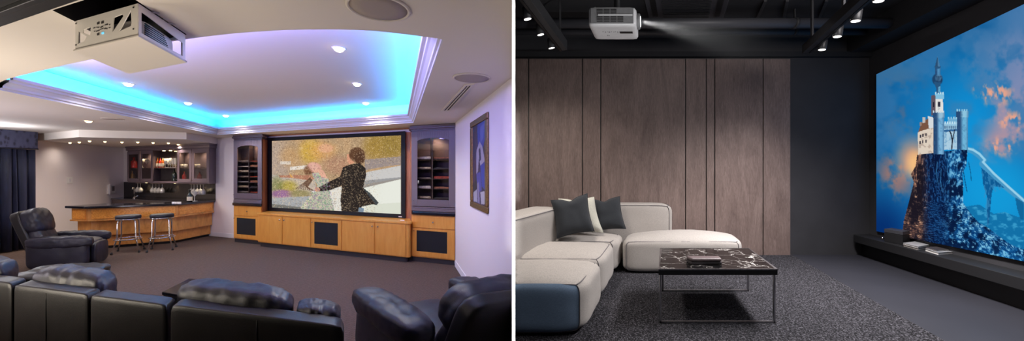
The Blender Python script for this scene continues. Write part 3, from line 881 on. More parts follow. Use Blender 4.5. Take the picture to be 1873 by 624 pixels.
for px in (266, 300, 312, 337, 366):
    c = S((uS(px, WV+.2), WV+.2, z1-.122)); lamps.append(c)
    MB().lathe([(0,-.012),(.028,-.012),(.032,0)], c, 12).build('cabinet_lamp', M['lampw'], t)
    spot((c[0],c[1],c[2]-.02), 20, math.radians(150), (1,.78,.48), .8, .03)
for px in (268, 320, 372):
    c = S((uS(px, WV+.09), WV+.09, z0-.001))
    MB().lathe([(.02,-.012),(.026,0)], c, 12).build('under_cabinet_lamp', M['lampw'], t)
    spot((c[0],c[1],c[2]-.025), 7, math.radians(120), (1,.80,.52), 1, .02)
m = MB(S)
for pl, pr in ((250,258),(277,303),(348,376)):
    m.box(uS(pr,WV+.16), uS(pl,WV+.16), WV+.12, WV+.2, z0-.018, z0-.001)
m.build('glass_rail', M['brass'], t)

# bottles and glasses
def bottle(px, v, z, h, r, m, label, cap='black', group='bottles in the bar cabinet', lbl=None):
    c = S((uS(px, v), v, z))
    t = thing('bottle', label, 'bottle', c, group)
    MB().lathe([(0,0),(r,.0),(r*1.02,.02*h),(r,.55*h),(r*.82,.64*h),(r*.34,.74*h),(r*.3,.93*h)], c, 14).build('body', M[m], t)
    MB().lathe([(r*.36,.92*h),(r*.38,h),(0,h)], c, 12).build('cap', M[cap], t)
    if lbl: MB().lathe([(r*1.03,.14*h),(r*1.04,.15*h),(r*1.04,.42*h),(r*1.03,.43*h)], c, 14).build('paper_label', M[lbl], t)
    return t
M['amber'] = mat('amber_spirit', (150,70,20), .1, spec=.7, nz=((40,40,40),.3)); M['dgreen'] = mat('dark_green_glass', (14,24,18), .1, spec=.7, nz=((40,40,40),.2))
M['redb'] = mat('red_liquor', (150,24,18), .12, spec=.7, nz=((40,40,40),.3)); M['paper'] = mat('cream_paper_label', (224,214,190), .7, nz=((60,60,60),.1))
M['gold'] = mat('gold_foil', (190,150,70), .3, 1.0, nz=((60,60,60),.1)); M['clear'] = mat('clear_bottle', (190,196,200), .06, spec=.8, nz=((40,40,40),.06))
zs_ = zsh+.001; zf = z0+.051
for px, lab in ((283.5,'amber bottle, leftmost on the open bar shelf'),(288.5,'amber bottle with cream label, second on the open bar shelf'),(293.5,'amber bottle, third on the open bar shelf'),(297.5,'amber bottle, rightmost of the four on the open bar shelf')):
    bottle(px, WV+.2, zs_, .27, .04, 'amber' if px != 293.5 else 'redb', lab, 'gold' if px < 290 else 'black', lbl='paper')
bottle(319, WV+.2, zf, .34, .055, 'dgreen', 'tall dark green wine bottle standing alone in the open niche', 'black')
bottle(337, WV+.2, zf, .26, .045, 'redb', 'red bottle behind the third glass door of the bar cabinet', 'gold')
bottle(365, WV+.2, zf, .26, .045, 'redb', 'dark red bottle behind the rightmost glass door', 'black')
bottle(245, WV+.2, zs_, .30, .07, 'redb', 'wide red bottle at the upper left behind the leftmost glass door', 'redb')
bottle(242, WV+.2, zf, .28, .045, 'gold', 'gold figure shaped bottle low behind the leftmost glass door', 'gold')
def goblet(c, label, group, h=.2, r=.042, down=False, flute=False):
    t = thing('wine_glass', label, 'glass', c, group)
    k = -1 if down else 1
    pr = [(r*.9,0),(r*.9,.004),(.006,.012),(.005,.42*h),(r*.5,.5*h),(r,.72*h),(r*.85,h)] if not flute else [(r*.8,0),(r*.8,.004),(.006,.012),(.005,.3*h),(r*.6,.42*h),(r*.75,h)]
    c2 = c if not down else (c[0], c[1], c[2]+h)
    MB().lathe([(a, k*b) for a, b in pr], c2, 14).build('bowl', M['stem'], t)
    return t
M['stem2'] = M['stem']
for px, lab in ((303,'champagne glass, leftmost on the lit shelf of the bar'),(307.5,'champagne glass, second on the lit shelf of the bar'),(312,'champagne glass, third on the lit shelf of the bar'),(316.5,'champagne glass, fourth on the lit shelf of the bar'),(320.5,'champagne glass, rightmost on the lit shelf of the bar'),
                (261,'wine glass, left of the two behind the second glass door'),(269,'wine glass, right of the two behind the second glass door')):
    goblet(S((uS(px,WV+.2),WV+.2,zs_)), lab, 'glasses standing in the bar cabinet', .25, .05, flute=px > 290)
for px, lab in ((333,'short tumbler, left of the pair behind the third glass door'),(340,'short tumbler, right of the pair behind the third glass door'),(357,'short tumbler, left of the pair behind the rightmost glass door'),(363,'short tumbler, right of the pair behind the rightmost glass door')):
    c = S((uS(px,WV+.2),WV+.2,zs_)); tag(MB().lathe([(0,0),(.034,0),(.038,.09),(.035,.09),(.031,.008),(0,.008)], c, 14).build('tumbler', M['stem']), lab, 'glass', 'tumblers in the bar cabinet')
hang = [(252,'left of the two hanging on the left rail'),(257,'right of the two hanging on the left rail'),(279,'first of four hanging on the middle rail'),(285,'second of four hanging on the middle rail'),(291,'third of four hanging on the middle rail'),(297,'fourth of four hanging on the middle rail'),(350,'leftmost of five hanging on the right rail'),(355,'second of five hanging on the right rail'),(361,'middle of five hanging on the right rail'),(366.5,'fourth of five hanging on the right rail'),(372,'rightmost of five hanging on the right rail')]
for px, lab in hang:
    goblet(S((uS(px,WV+.16),WV+.16,z0-.018-.26)), 'upside down wine glass, '+lab, 'wine glasses hanging under the bar cabinet', .26, .055, True)
# things on the worktops
c = (*plan(347, 369.5, .93), .93); t = thing('bottle', 'dark bottle with white label standing on the right end of the bar', 'bottle', c)
MB().lathe([(0,0),(.05,0),(.05,.16),(.02,.21),(.018,.27)], c, 14).build('body', M['dgreen'], t); MB().lathe([(.022,.26),(.022,.29),(0,.29)], c, 12).build('cap', M['black'], t); MB().lathe([(.051,.03),(.052,.035),(.052,.12),(.051,.125)], c, 14).build('paper_label', M['paper'], t)
c = (*plan(356, 368, .93), .93); t = thing('martini_glass', 'martini glass standing on the bar beside the bottle', 'glass', c)
MB().lathe([(.06,0),(.06,.005),(.007,.012),(.006,.11),(.085,.235),(.08,.235)], c, 16).build('bowl', M['stem'], t)
c = S((uS(246,WV+.35),WV+.35,.90)); t = thing('bar_tap', 'tall curved chrome tap on the worktop behind the bar', 'tap', c)
MB().lathe([(.035,0),(.035,.02),(.022,.03),(.02,.06)], c, 14).build('base', M['chrome'], t)
MB().tube([(c[0],c[1],c[2]+.05),(c[0],c[1],c[2]+.24),(c[0]+.02,c[1]-.03,c[2]+.30),(c[0]+.05,c[1]-.08,c[2]+.31),(c[0]+.07,c[1]-.12,c[2]+.26)], .014, 8).build('spout', M['chrome'], t)
MB().tube([(c[0]+.02,c[1],c[2]+.05),(c[0]+.09,c[1]+.02,c[2]+.08)], .009, 6).build('handle', M['chrome'], t)
for px, lab in ((300,'small upturned tumbler on the bar top, left of the three'),(305,'small upturned tumbler on the bar top, middle of the three'),(310.5,'small upturned tumbler on the bar top, right of the three')):
    c = (*plan(px, 375.2, .93), .93); c = (c[0], c[1]+.22, .93)
    tag(MB().lathe([(.03,0),(.034,.0),(.034,.05),(.0,.052)], c, 12).build('tumbler', M['plast'], loc=c), lab, 'glass', 'tumblers on the bar top')

# wall fittings on the left wall
def LWf(p): x, y = LW(p[0], p[1]); return (x, y, p[2])
def tL(px):
    k = (px-CX)/F; return (L0[0]-k*L0[1])/(dR.x-k*dR.y)
tt = tL(127.5); zz = zrow(330, LW(tt)[1])
t = thing('light_switch', 'white light switch on the plain wall left of the bar', 'switch', LWf((tt,0,zz)))
MB(LWf).box(tt-.08, tt+.08, .0, .012, zz-.08, zz+.08).build('plate', M['plast'], t, bevel=.003); MB(LWf).box(tt-.025, tt+.025, .012, .02, zz-.035, zz+.035).build('rocker', M['trimw'], t)
tt = tL(204); zz = zrow(346, LW(tt)[1])
t = thing('intercom_phone', 'white intercom handset on the wall beside the splashback', 'intercom', LWf((tt,0,zz)))
MB(LWf).box(tt-.12, tt+.17, .003, .035, zz-.13, zz+.12).build('base', M['plast'], t, bevel=.008)
MB(LWf).puff((tt+.1,.05,zz), (.045,0,0), (0,.025,0), (0,0,.15), 4, 8).build('handset', M['trimw'], t)
MB(LWf).box(tt-.09, tt+.0, .035, .04, zz-.05, zz+.08).build('keypad', mat('grey_keys', (120,110,112), .5, bp=(60,.1)), t)

# ---- curtain and pelmet at far left
pa, pb = Vector((-10.23,7.67)), Vector((-10.22,7.05))
e = (pb-pa).normalized(); pz = Vector(pa)+e*.80
dn = Vector((-1,-.0))*.09
t = thing('pelmet', 'boxed pelmet in dark damask fabric above the navy curtain', 'pelmet', (pa.x-.1, pa.y, 2.12))
MB().prism([tuple(pa), tuple(pz), tuple(pz+dn), tuple(pa+dn)], 2.13, 2.499).build('fabric_box', M['damask'], t, bevel=.006)
MB().tube([(pa.x+.004,pa.y,2.135),(pz.x+.004,pz.y,2.135)], .012, 6).build('piping', M['curtain'], t)
rows = []
n = 180
for z, amp in ((2.12,.03),(1.5,.045),(.8,.055),(.02,.06)):
    r = []
    for i in range(n):
        s = i/(n-1); P = pa.lerp(pz, s)+Vector((-.055,-.03))
        f = math.sin(s*40+math.sin(s*17)*1.2)
        r.append((P.x+f*amp, P.y+.02*math.sin(s*31+1)*z/2, z))
    rows.append(r)
tag(MB().sheet(rows).build('curtain', M['curtain'], solid=.006), 'floor length navy velvet curtain hanging below the pelmet', 'curtain')
# ---- bar stools
def make_stool(c, label, group):
    t = thing('bar_stool', label, 'stool', c, group)
    cx, cy = c[0], c[1]
    R_, H_ = .185, .76
    MB().lathe([(0,H_-.085),(R_*.93,H_-.085),(R_,H_-.075),(R_*1.02,H_-.04),(R_,H_-.012),(R_*.9,H_),(0,H_+.008)], (cx,cy,0), 28).build('seat', M['leather'], t)
    MB().lathe([(R_*1.0,H_-.09),(R_*1.03,H_-.088),(R_*1.03,H_-.076),(R_*1.0,H_-.074)], (cx,cy,0), 28).build('seat_band', M['chrome'], t)
    for a in (-100, -10, 80, 170):
        a = math.radians(a); x, y = math.cos(a), math.sin(a)
        P = [(.12,H_-.09),(.165,H_-.11),(.18,H_-.16),(.185,.32),(.20,.26),(.27,.03)]
        l = MB().tube([(cx+x*r, cy+y*r, z) for r, z in P], .0125, 8).build('leg', M['chrome'], t)
        MB().lathe([(.018,0),(.02,.01),(.017,.04)], (cx+x*.272, cy+y*.272, 0), 10).build('rubber_foot', M['black'], l)
    MB().tube([(cx+math.cos(k*math.pi/16)*.20, cy+math.sin(k*math.pi/16)*.20, .275) for k in range(32)], .014, 8, True).build('foot_ring', M['chrome'], t)
    return t
st = plan(235, 461, 0); st2 = plan(296.5, 457, 0)
s1 = make_stool((st[0], st[1], 0), 'round black seated chrome bar stool, left one, in front of the bar', 'bar stools')
dup(s1, (st2[0], st2[1], 0), 'round black seated chrome bar stool, right one, in front of the bar')

# ---- leather recliners
CLIP = ((-.004, 0, 0), (1, 0, 0))
def recliner(O, ux, uy, label, clip=None, hz=1.0, back=1.0, arm_z=.52, bw_=.36, bx=0):
    T = frame((O[0], O[1], 0), ux, uy)
    t = thing('leather_armchair', label, 'armchair', (O[0], O[1], 0), 'black leather armchairs')
    L = M['leather']
    def part(name, *a, parent=t, m=L, sub=None, **k):
        b = MB(T); b.puff(*a, **k); return b.build(name, m, parent, clip=clip)
    part('base', (0,0,.17), (.45,0,0), (0,.46,0), (0,0,.15), e=9, n=10, m=M['leather_b'])
    part('seat_cushion', (0,.10,.36), (.33,0,0), (0,.44,0), (0,0,.12), e=4.5, n=16, wr=.008, ws=7, seed=3, crown=.02)
    part('footrest', (0,.53,.24), (.33,0,0), (0,.06,0), (0,0,.19), e=4.5, n=14, wr=.006, ws=9, seed=7)
    for sx in (-1, 1):
        part('arm', (sx*.42,.0,.27), (.105,0,0), (0,.50,0), (0,0,.24), e=6, n=14, wr=.01, ws=6, seed=sx, m=L)
        part('arm_pad', (sx*.42,.03,arm_z), (.135,0,0), (0,.55,0), (0,0,.10), e=3.6, n=22, wr=.012, ws=9, seed=11*sx, wdir=(1,2.2,1))
    # reclined back: shell plus two soft cushions
    zc, yc = .60*hz, -.50
    k = .34*back
    part('back_shell', (bx,yc-.10,zc), (bw_,0,0), (0,.085,.03), (0,-k*.55,.42*hz), e=7, n=12, m=M['leather_b'])
    part('back_cushion', (bx,yc+.08,zc-.10), (bw_*.93,0,0), (0,.13,.05), (0,-k*.3,.26*hz), e=3.4, n=18, wr=.016, ws=6, seed=21)
    part('head_cushion', (bx,yc-.03,zc+.24*hz), (bw_*.98,0,0), (0,.17,.05), (0,-k*.28,.22*hz), e=3.2, n=20, wr=.018, ws=6, seed=31)
    return t
recliner((-7.75, 6.22), (.42,-.68), (.80,.18), 'black leather armchair facing right, in front of the curtain', None, .95, 1.0, .47)
recliner((-.55, 2.89), (.93,.37), (-.68,.74), 'black leather armchair cut by the white dividing wall, back to us', CLIP, .83, 1.0, .56, .33, .04)

# ---- sectional sofa seen from behind
A0 = Vector(plan(25, 520, .80)); A1 = Vector(plan(627, 596, .80))
e = (A1-A0).normalized(); nfw = Vector((-.42, .90))
def Tf(p): q_ = A0+e*p[0]+nfw*p[1]; return (q_.x, q_.y, p[2])
def sof(px, off=0.0):
    k = (px-CX)/F; P = A0+nfw*off
    return (k*P.y-P.x)/(e.x-k*e.y)
sm = sof(312)
t = thing('sectional_sofa', 'long black leather sectional sofa seen from behind along the bottom', 'sofa', Tf(((sof(627))/2, .5, 0)))
def spart(name, *a, m=None, **k):
    return MB(Tf).puff(*a, **k).build(name, m or M['leather'], t)
def back(px0, px1, zt, name='back_panel', wr=.003):
    a, b = sof(px0), sof(px1)
    return spart(name, ((a+b)/2,.065,zt/2+.03), ((b-a)/2,0,0), (0,.075,0), (0,0,zt/2-.03), e=24, n=28, wr=wr, ws=5, m=M['leather_b'])
back(-90, 23, .81); back(26, 163, .80); back(166, 306, .795); back(312, 629, .80)
# stitched seams down the back panels
for px in (86, 470):
    a = sof(px)
    MB(Tf).tube([(a,-.011,.08),(a,-.0125,.4),(a,-.012,.72),(a,-.009,.77)], .003, 6).build('seam', M['black'], t)
def cushion(pxl, pxr, py_top, off, hw, seed, name='back_cushion', zlow=.62):
    a, b = sof(pxl, off), sof(pxr, off); d = Tf(((a+b)/2, off, 0))[1]; zt = zrow(py_top, d)
    spart(name, ((a+b)/2, off, (zt+zlow)/2), ((b-a)/2,0,0), (0,hw,0), (0,0,(zt-zlow)/2), e=3.4, n=26, wr=.016, ws=6, seed=seed, wdir=(2.2,1,1))
cushion(-80, 20, 468, .26, .14, 4)
cushion(70, 206, 490, .27, .15, 8)
cushion(330, 538, 519, .27, .15, 15)
cushion(545, 622, 553, .24, .12, 19, zlow=.70)
# seats, arms, base
for a_, b_ in ((12,163),(312,440),(440,560)):
    a, b = sof(a_), sof(b_)
    spart('seat_cushion', ((a+b)/2,.37,.36), ((b-a)/2-.01,0,0), (0,.20,0), (0,0,.10), e=5, n=14, wr=.006, ws=5, seed=a_)
a, b = sof(12), sof(575)
spart('base', ((a+b)/2,.35,.15), ((b-a)/2,0,0), (0,.21,0), (0,0,.12), e=10, n=10, m=M['leather_b'])
a = sof(575); spart('arm', (a-.05,.34,.36), (.07,0,0), (0,.17,0), (0,0,.20), e=5, n=14, wr=.006, ws=5, seed=40)
c_ = sof(236); spart('console', (c_,.34,.30), (.19,0,0), (0,.17,0), (0,0,.17), e=8, n=10)
# flat arm pad at the far left, its edge catching the light
pa_ = [plan(20,505,.66), plan(104,479,.66)]
P = (Vector(pa_[0])+Vector(pa_[1]))/2; ev = (Vector(pa_[1])-Vector(pa_[0]))/2
tz = thing('footstool', 'low grey-black leather footstool behind the left sofa cushions', 'footstool', (P.x+.2, P.y+.05, 0))
MB().puff((P.x+.22, P.y+.05, .58), (ev.x,ev.y,0), (.34,.06,0), (0,0,.075), e=4, n=18, wr=.02, ws=6, seed=2).build('cushion', M['leather_b'], tz)
MB().puff((P.x+.22, P.y+.05, .30), (ev.x*.8,ev.y*.8,0), (.27,.05,0), (0,0,.22), e=7, n=10).build('base', M['leather_b'], tz)
for i in (-1,1):
    for j in (-1,1):
        x, y = P.x+.22+ev.x*.6*i+.2*j, P.y+.05+ev.y*.6*i+.03*j
        MB().lathe([(.02,0),(.024,.09)], (x,y,0), 10).build('foot', M['black'], tz)
# dark side table in front of the sofa
k0, k1, k2 = plan(296,534,.62), plan(346,509,.62), plan(420,520,.62)
k3 = (k0[0]+k2[0]-k1[0], k0[1]+k2[1]-k1[1])
t = thing('side_table', 'low black side table with a glossy top in front of the sofa', 'side table', ((k0[0]+k2[0])/2, (k0[1]+k2[1])/2, 0))
MB().prism([k0,k1,k2,k3], .59, .62).build('table_top', M['granite'], t, bevel=.006)
cc = Vector(((k0[0]+k2[0])/2, (k0[1]+k2[1])/2)); ins_ = [tuple(cc+(Vector(k)-cc)*.96) for k in (k0,k1,k2,k3)]
MB().prism(ins_, .44, .59).build('apron', M['black'], t, bevel=.004)
for k in ins_:
    v = Vector(k)+(cc-Vector(k))*.08
    MB().box(v.x-.025, v.x+.025, v.y-.025, v.y+.025, 0, .44).build('leg', M['black'], t)
# ================================================================== RIGHT ROOM (modern cinema lounge, floor half a metre higher)
Z0 = .5
def rp(px, py, z): return plan(px, py, Z0+z)
DB = 4.92
wcor = ((1590-CX)/F*DB, DB)
wd = Vector((-.29, -1.0)).normalized()         # screen wall runs towards the camera
wn = Vector((-wd.y, wd.x)); wn = wn if wn.x < 0 else -wn   # into the room
def Q(p):                                       # screen wall frame: s along the wall, v into the room
    s, v, z = p
    return (wcor[0]+wd.x*s+wn.x*v, wcor[1]+wd.y*s+wn.y*v, z)
def sQ(px, v=0.0):
    k = (px-CX)/F; x0, y0 = wcor[0]+wn.x*v, wcor[1]+wn.y*v
    return (k*y0-x0)/(wd.x-k*wd.y)
M['rwall'] = mat('charcoal_wall', (58,57,61), .85, nz=((3,3,3),.06), bp=(40,.05))
M['rceil'] = mat('black_ceiling', (33,33,37), .85, bp=(30,.05))
M['rbeam'] = mat('dark_beam', (50,50,53), .6, bp=(30,.03))
M['pipe'] = mat('dark_pipe', (66,66,72), .5, bp=(20,.03))
M['rfloor'] = mat('dark_resin_floor', (50,50,57), .5, spec=.3, nz=((1.5,1.5,1),.05), bp=(20,.02))
M['shelf'] = mat('black_shelf', (28,28,31), .6, bp=(50,.03))
def panelwood():
    m, nt, b = newmat('grey_brown_oak')
    v = pos(nt, (30,30,2.4)); f = tex(nt, v, 3.0, 8, .7, 1.6)
    f2 = tex(nt, pos(nt, (1.3,1.3,.35)), 2.0, 3, .5, 2.5)
    mx = nt.nodes.new('ShaderNodeMath'); mx.operation = 'MULTIPLY_ADD'; mx.inputs[1].default_value = .45
    nt.links.new(f2, mx.inputs[0]); nt.links.new(f, mx.inputs[2])
    nt.links.new(ramp(nt, mx.outputs[0], [(.45, (90,74,70)), (.72, (126,107,101)), (.98, (154,134,127))]), b.inputs['Base Color'])
    b.inputs['Roughness'].default_value = .6; bump(nt, b, f, .15, .004)
    return m
M['oak'] = panelwood()
def rug():
    m, nt, b = newmat('speckled_grey_carpet')
    v = pos(nt); f = tex(nt, v, 95, 3, .7)
    nt.links.new(ramp(nt, f, [(.38, (14,14,15)), (.52, (46,45,49)), (.66, (112,110,118))]), b.inputs['Base Color'])
    b.inputs['Roughness'].default_value = .95; b.inputs['Specular IOR Level'].default_value = .1
    bump(nt, b, f, .7, .008)
    return m
M['rug'] = rug()
def fabric(name, c):
    m, nt, b = newmat(name)
    f = tex(nt, pos(nt, (60,60,240)), 1.6, 3, .6); g = tex(nt, pos(nt), 3, 2)
    lo = tuple(v*.90 for v in c); hi = tuple(min(255, v*1.05) for v in c)
    nt.links.new(ramp(nt, f, [(.3, lo), (.7, hi)]), b.inputs['Base Color'])
    b.inputs['Roughness'].default_value = .9; b.inputs['Specular IOR Level'].default_value = .2; b.inputs['Sheen Weight'].default_value = .15
    bump(nt, b, f, .18, .003)
    return m
M['linen'] = fabric('pale_linen', (180,173,168)); M['blue_cast'] = fabric('screen_lit_linen', (118,140,166)); M['seam'] = mat('grey_piping', (110,106,108), .8, bp=(200,.1))  # the blue linen carries the screen's light in its colour
M['teal'] = fabric('slate_cushion', (52,55,60)); M['cream'] = fabric('cream_cushion', (206,204,192))
def marble():
    m, nt, b = newmat('black_marble')
    v = pos(nt)
    n1 = nt.nodes.new('ShaderNodeTexNoise'); n1.inputs['Scale'].default_value = 4.5; n1.inputs['Detail'].default_value = 5; nt.links.new(v, n1.inputs['Vector'])
    ad = nt.nodes.new('ShaderNodeVectorMath'); ad.operation = 'MULTIPLY_ADD'; ad.inputs[1].default_value = (.55,.55,.55)
    nt.links.new(n1.outputs['Color'], ad.inputs[0]); nt.links.new(v, ad.inputs[2])
    vo = nt.nodes.new('ShaderNodeTexVoronoi'); vo.feature = 'DISTANCE_TO_EDGE'; vo.inputs['Scale'].default_value = 4.2; nt.links.new(ad.outputs[0], vo.inputs['Vector'])
    f2 = tex(nt, v, 6, 3)
    mm = nt.nodes.new('ShaderNodeMath'); mm.operation = 'MULTIPLY_ADD'; mm.inputs[1].default_value = .10; mm.inputs[2].default_value = -.045
    nt.links.new(f2, mm.inputs[0])
    su = nt.nodes.new('ShaderNodeMath'); su.operation = 'ADD'; nt.links.new(vo.outputs['Distance'], su.inputs[0]); nt.links.new(mm.outputs[0], su.inputs[1])
    nt.links.new(ramp(nt, su.outputs[0], [(.0, (215,211,207)), (.016, (110,106,104)), (.045, (16,15,16))]), b.inputs['Base Color'])
    b.inputs['Roughness'].default_value = .15; b.inputs['Specular IOR Level'].default_value = .25
    return m
M['marble'] = marble()

# ---- setting
xw = lambda s: Q((s, 0, 0))[:2]
SEND = 3.2
room = [(.0135, 1.0), xw(SEND)[0:2], wcor, (.0135, DB)]
room = [(.0135, 1.0), (xw(SEND)[0], 1.0), xw(SEND), wcor, (.0135, DB)]
struct(MB().prism(room, Z0-.1, Z0).build('floor_right', M['rfloor']))
struct(MB().prism([(-.0,DB),(wcor[0]+.1,DB),(wcor[0]+.1,DB+.1),(0,DB+.1)], Z0-.1, 3.62).build('wall_back_of_lounge', M['rwall']))
a, b = xw(0), xw(SEND)
struct(MB().prism([a, b, (b[0]-wn.x*.1, b[1]-wn.y*.1), (a[0]-wn.x*.1, a[1]-wn.y*.1)], Z0-.1, 3.62).build('wall_right_of_lounge', M['rwall']))
ZC = 3.55
struct(MB().prism(room, ZC, ZC+.06).build('ceiling_right', M['rceil']))
struct(MB().box(.0136, .0143, 1.52, DB-.06, Z0+.009, 3.549).build('wall_left_of_lounge', M['rwall']))
# ceiling seams and boxed bulkhead along the screen wall
for i, (px0, px1) in enumerate(((1386,1400),(1434,1440),(1499,1512))):
    P, Q_ = Vector(plan(px0, 33, ZC-.02)), Vector(plan(px1, 3, ZC-.02)); w_ = Vector((.018,0))
    struct(MB().prism([tuple(P-w_), tuple(P+w_), tuple(Q_+w_), tuple(Q_-w_)], ZC-.02, ZC).build('trim_%d' % (20+i), M['rbeam']))
struct(MB(Q).box(.02, SEND, .003, .30, 3.28, ZC).build('trim_30', M['rceil'], bevel=.004))
struct(MB().box(.0135, wcor[0]-.02, DB-.07, DB-.002, zrow(106,DB), zrow(97,DB)).build('trim_31', M['rceil']))
# carpet
e0, e1 = rp(1447,467,.0), rp(1722,622.5,.0)
dv = (Vector(e1)-Vector(e0)); e1 = Vector(e0)+dv*1.6
o = MB().prism([(.016,1.1), (e1.x, 1.1), tuple(e1), (e0[0], DB-.06), (.016, DB-.06)], Z0, Z0+.008).build('carpet', M['rug'])
o['kind'] = 'structure'; o.name = 'floor_carpet'

# wooden wall panelling: every board its own part
DP = DB-.05
zt, zb = zrow(107.5, DP), Z0+.001
t = thing('wood_panelling', 'tall grey-brown oak panelling with dark vertical grooves behind the sofa', 'panelling', ((1190-CX)/F*DP, DP, Z0))
MB().box(.0145, (1445-CX)/F*DP, DP+.012, DB-.002, zb, zt).build('groove_backing', M['black'], t)
ed = [941.0, 967, 1065.5, 1099, 1254, 1292, 1307.5, 1396, 1445.5]
for i in range(8):
    x0 = max(.0145, (ed[i]-CX)/F*DP+.007); x1 = (ed[i+1]-CX)/F*DP-(.007 if i < 7 else 0)
    MB().box(x0, x1, DP, DP+.014, zb, zt).build('board', M['oak'], t, bevel=.002)

# ---- ceiling services
for py, d, r, lab in ((42.5, 4.15, .058, 'thicker upper dark pipe running across under the black ceiling'), (58.5, 4.55, .040, 'thinner lower dark pipe running across under the black ceiling')):
    x1, _, z = at(1626, py, d)
    t = thing('ceiling_pipe', lab, 'pipe', (x1/2, d, z-r))
    MB().tube([(.05,d,z),(x1,d,z)], r, 18).build('tube', M['pipe'], t)
    for k in (.25, .75):
        m = MB(); m.lathe([(r,-.02),(r*1.12,-.02),(r*1.12,.02),(r,.02)], (x1*k,d,z), 18, (1,0,0)); m.box(x1*k-.008, x1*k+.008, d-.008, d+.008, z+r*.9, ZC)
        m.build('hanger', M['rbeam'], t)
# track beams
def beam(fx, fy_b, fy_t, nx, ny_b, d_far, side, label):
    xf, _, zb_ = at(fx, fy_b, d_far); zt_ = zrow(fy_t, d_far)
    dn = F*(zb_-CZ)/(HZ-ny_b); xn = (nx-CX)/F*dn
    dirv = Vector((xn-xf, dn-d_far)); dirv = dirv*1.35
    n_ = Vector((-dirv.y, dirv.x)).normalized()*.06*side
    P, Q2 = Vector((xf, d_far)), Vector((xf, d_far))+dirv
    t = thing('track_beam', label, 'beam', (xf+dirv.x/2, d_far+dirv.y/2, zb_))
    MB().prism([tuple(P), tuple(Q2), tuple(Q2+n_), tuple(P+n_)], zb_, zt_).build('beam_box', M['rbeam'], t, bevel=.003)
    r_ = -n_.normalized()*.022
    MB().prism([tuple(P), tuple(Q2), tuple(Q2+r_), tuple(P+r_)], zb_-.004, zb_+.018).build('track_rail', M['black'], t)
    m = MB()
    for k in (.12, .55, .9):
        c = P+dirv*k+n_*.5; m.box(c.x-.01, c.x+.01, c.y-.01, c.y+.01, zt_, ZC)
    m.build('hanger', M['rbeam'], t)
    return P, dirv, n_, zb_
bl = beam(1028, 93, 75.5, 957, 2, 4.0, 1, 'dark ceiling beam with light track near the dividing wall')
br = beam(1479, 97, 82, 1587, 2, 4.0, -1, 'dark ceiling beam with light track near the screen wall')
M['hous'] = mat('spot_housing', (50,50,53), .45, nz=((30,30,30),.05))
M['spotw'] = emit('white_spot_glow', (255,250,244), 3.5)
def track_spot(px, py, base, label, tilt=(0,0)):
    P, dirv, n_, zb_ = base
    off = -n_.normalized()*.055
    O = P+off; k = (px-CX)/F
    s = (k*O.y-O.x)/(dirv.x-k*dirv.y); c = O+dirv*s
    zl = zrow(py, c.y)
    t = thing('track_spotlight', label, 'spotlight', (c.x, c.y, zl), 'black spotlights on the ceiling tracks')
    ax = Vector((tilt[0], tilt[1], 1)).normalized()
    h = .095
    MB().lathe([(.034,0),(.036,.002),(.036,h),(.03,h+.008),(0,h+.008)], (c.x,c.y,zl), 20, ax).build('housing', M['hous'], t)
    MB().lathe([(0,-.002),(.031,-.002),(.031,.0)], (c.x,c.y,zl), 20, ax).build('lens', M['spotw'], t)
    j = Vector((c.x,c.y,zl))+ax*h*.9; w = c-off*.7
    MB().tube([tuple(j), (j.x*.5+w.x*.5, j.y, j.z+.02), (w.x, w.y, max(zb_+.008, j.z+.02))], .008, 6).build('bracket', M['black'], t)
    return Vector((c.x,c.y,zl)), ax
SP = []
for px, py, lab in ((965,35,'track spotlight nearest the top edge on the left track'),(989,63.5,'middle spotlight of the three on the left track'),(1009,88,'spotlight nearest the wood panelling on the left track')):
    SP.append(track_spot(px, py, bl, lab, (-.15,-.10)))
for px, py, lab in ((1607,2,'spotlight cut by the top edge on the right track'),(1565,38.5,'second spotlight from the top edge on the right track'),(1531.5,67,'third spotlight from the top edge on the right track'),(1503.5,91,'lowest spotlight on the right track, nearest the back wall')):
    SP.append(track_spot(px, py, br, lab, (.12,-.05)))
# air conditioner cassette
zc = ZC-.03
c4_ = [rp(1187,34,zc-Z0), rp(1323,34,zc-Z0), rp(1338,-14,zc-Z0), rp(1175,-14,zc-Z0)]
t = thing('air_cassette', 'dark square air conditioning cassette set in the ceiling behind the projector', 'air conditioner', (sum(p_[0] for p_ in c4_)/4, sum(p_[1] for p_ in c4_)/4, zc))
g = lambda s, r: tuple((Vector(c4_[0])*(1-s)+Vector(c4_[1])*s)*(1-r)+(Vector(c4_[3])*(1-s)+Vector(c4_[2])*s)*r)
MB().prism([g(0,0),g(1,0),g(1,1),g(0,1)], zc, ZC-.001).build('housing', M['pipe'], t, bevel=.004)
m = MB()
for s0, s1, r0, r1 in ((.06,.13,.1,.9),(.87,.94,.1,.9),(.2,.8,.04,.1)):
    m.prism([g(s0,r0),g(s1,r0),g(s1,r1),g(s0,r1)], zc-.004, zc+.001)
m.build('air_slot', M['black'], t)
m = MB()
for k in range(12):
    m.prism([g(.2,.16+.06*k),g(.8,.16+.06*k),g(.8,.19+.06*k),g(.2,.19+.06*k)], zc-.006, zc+.001)
m.build('intake_grille', M['rceil'], t)

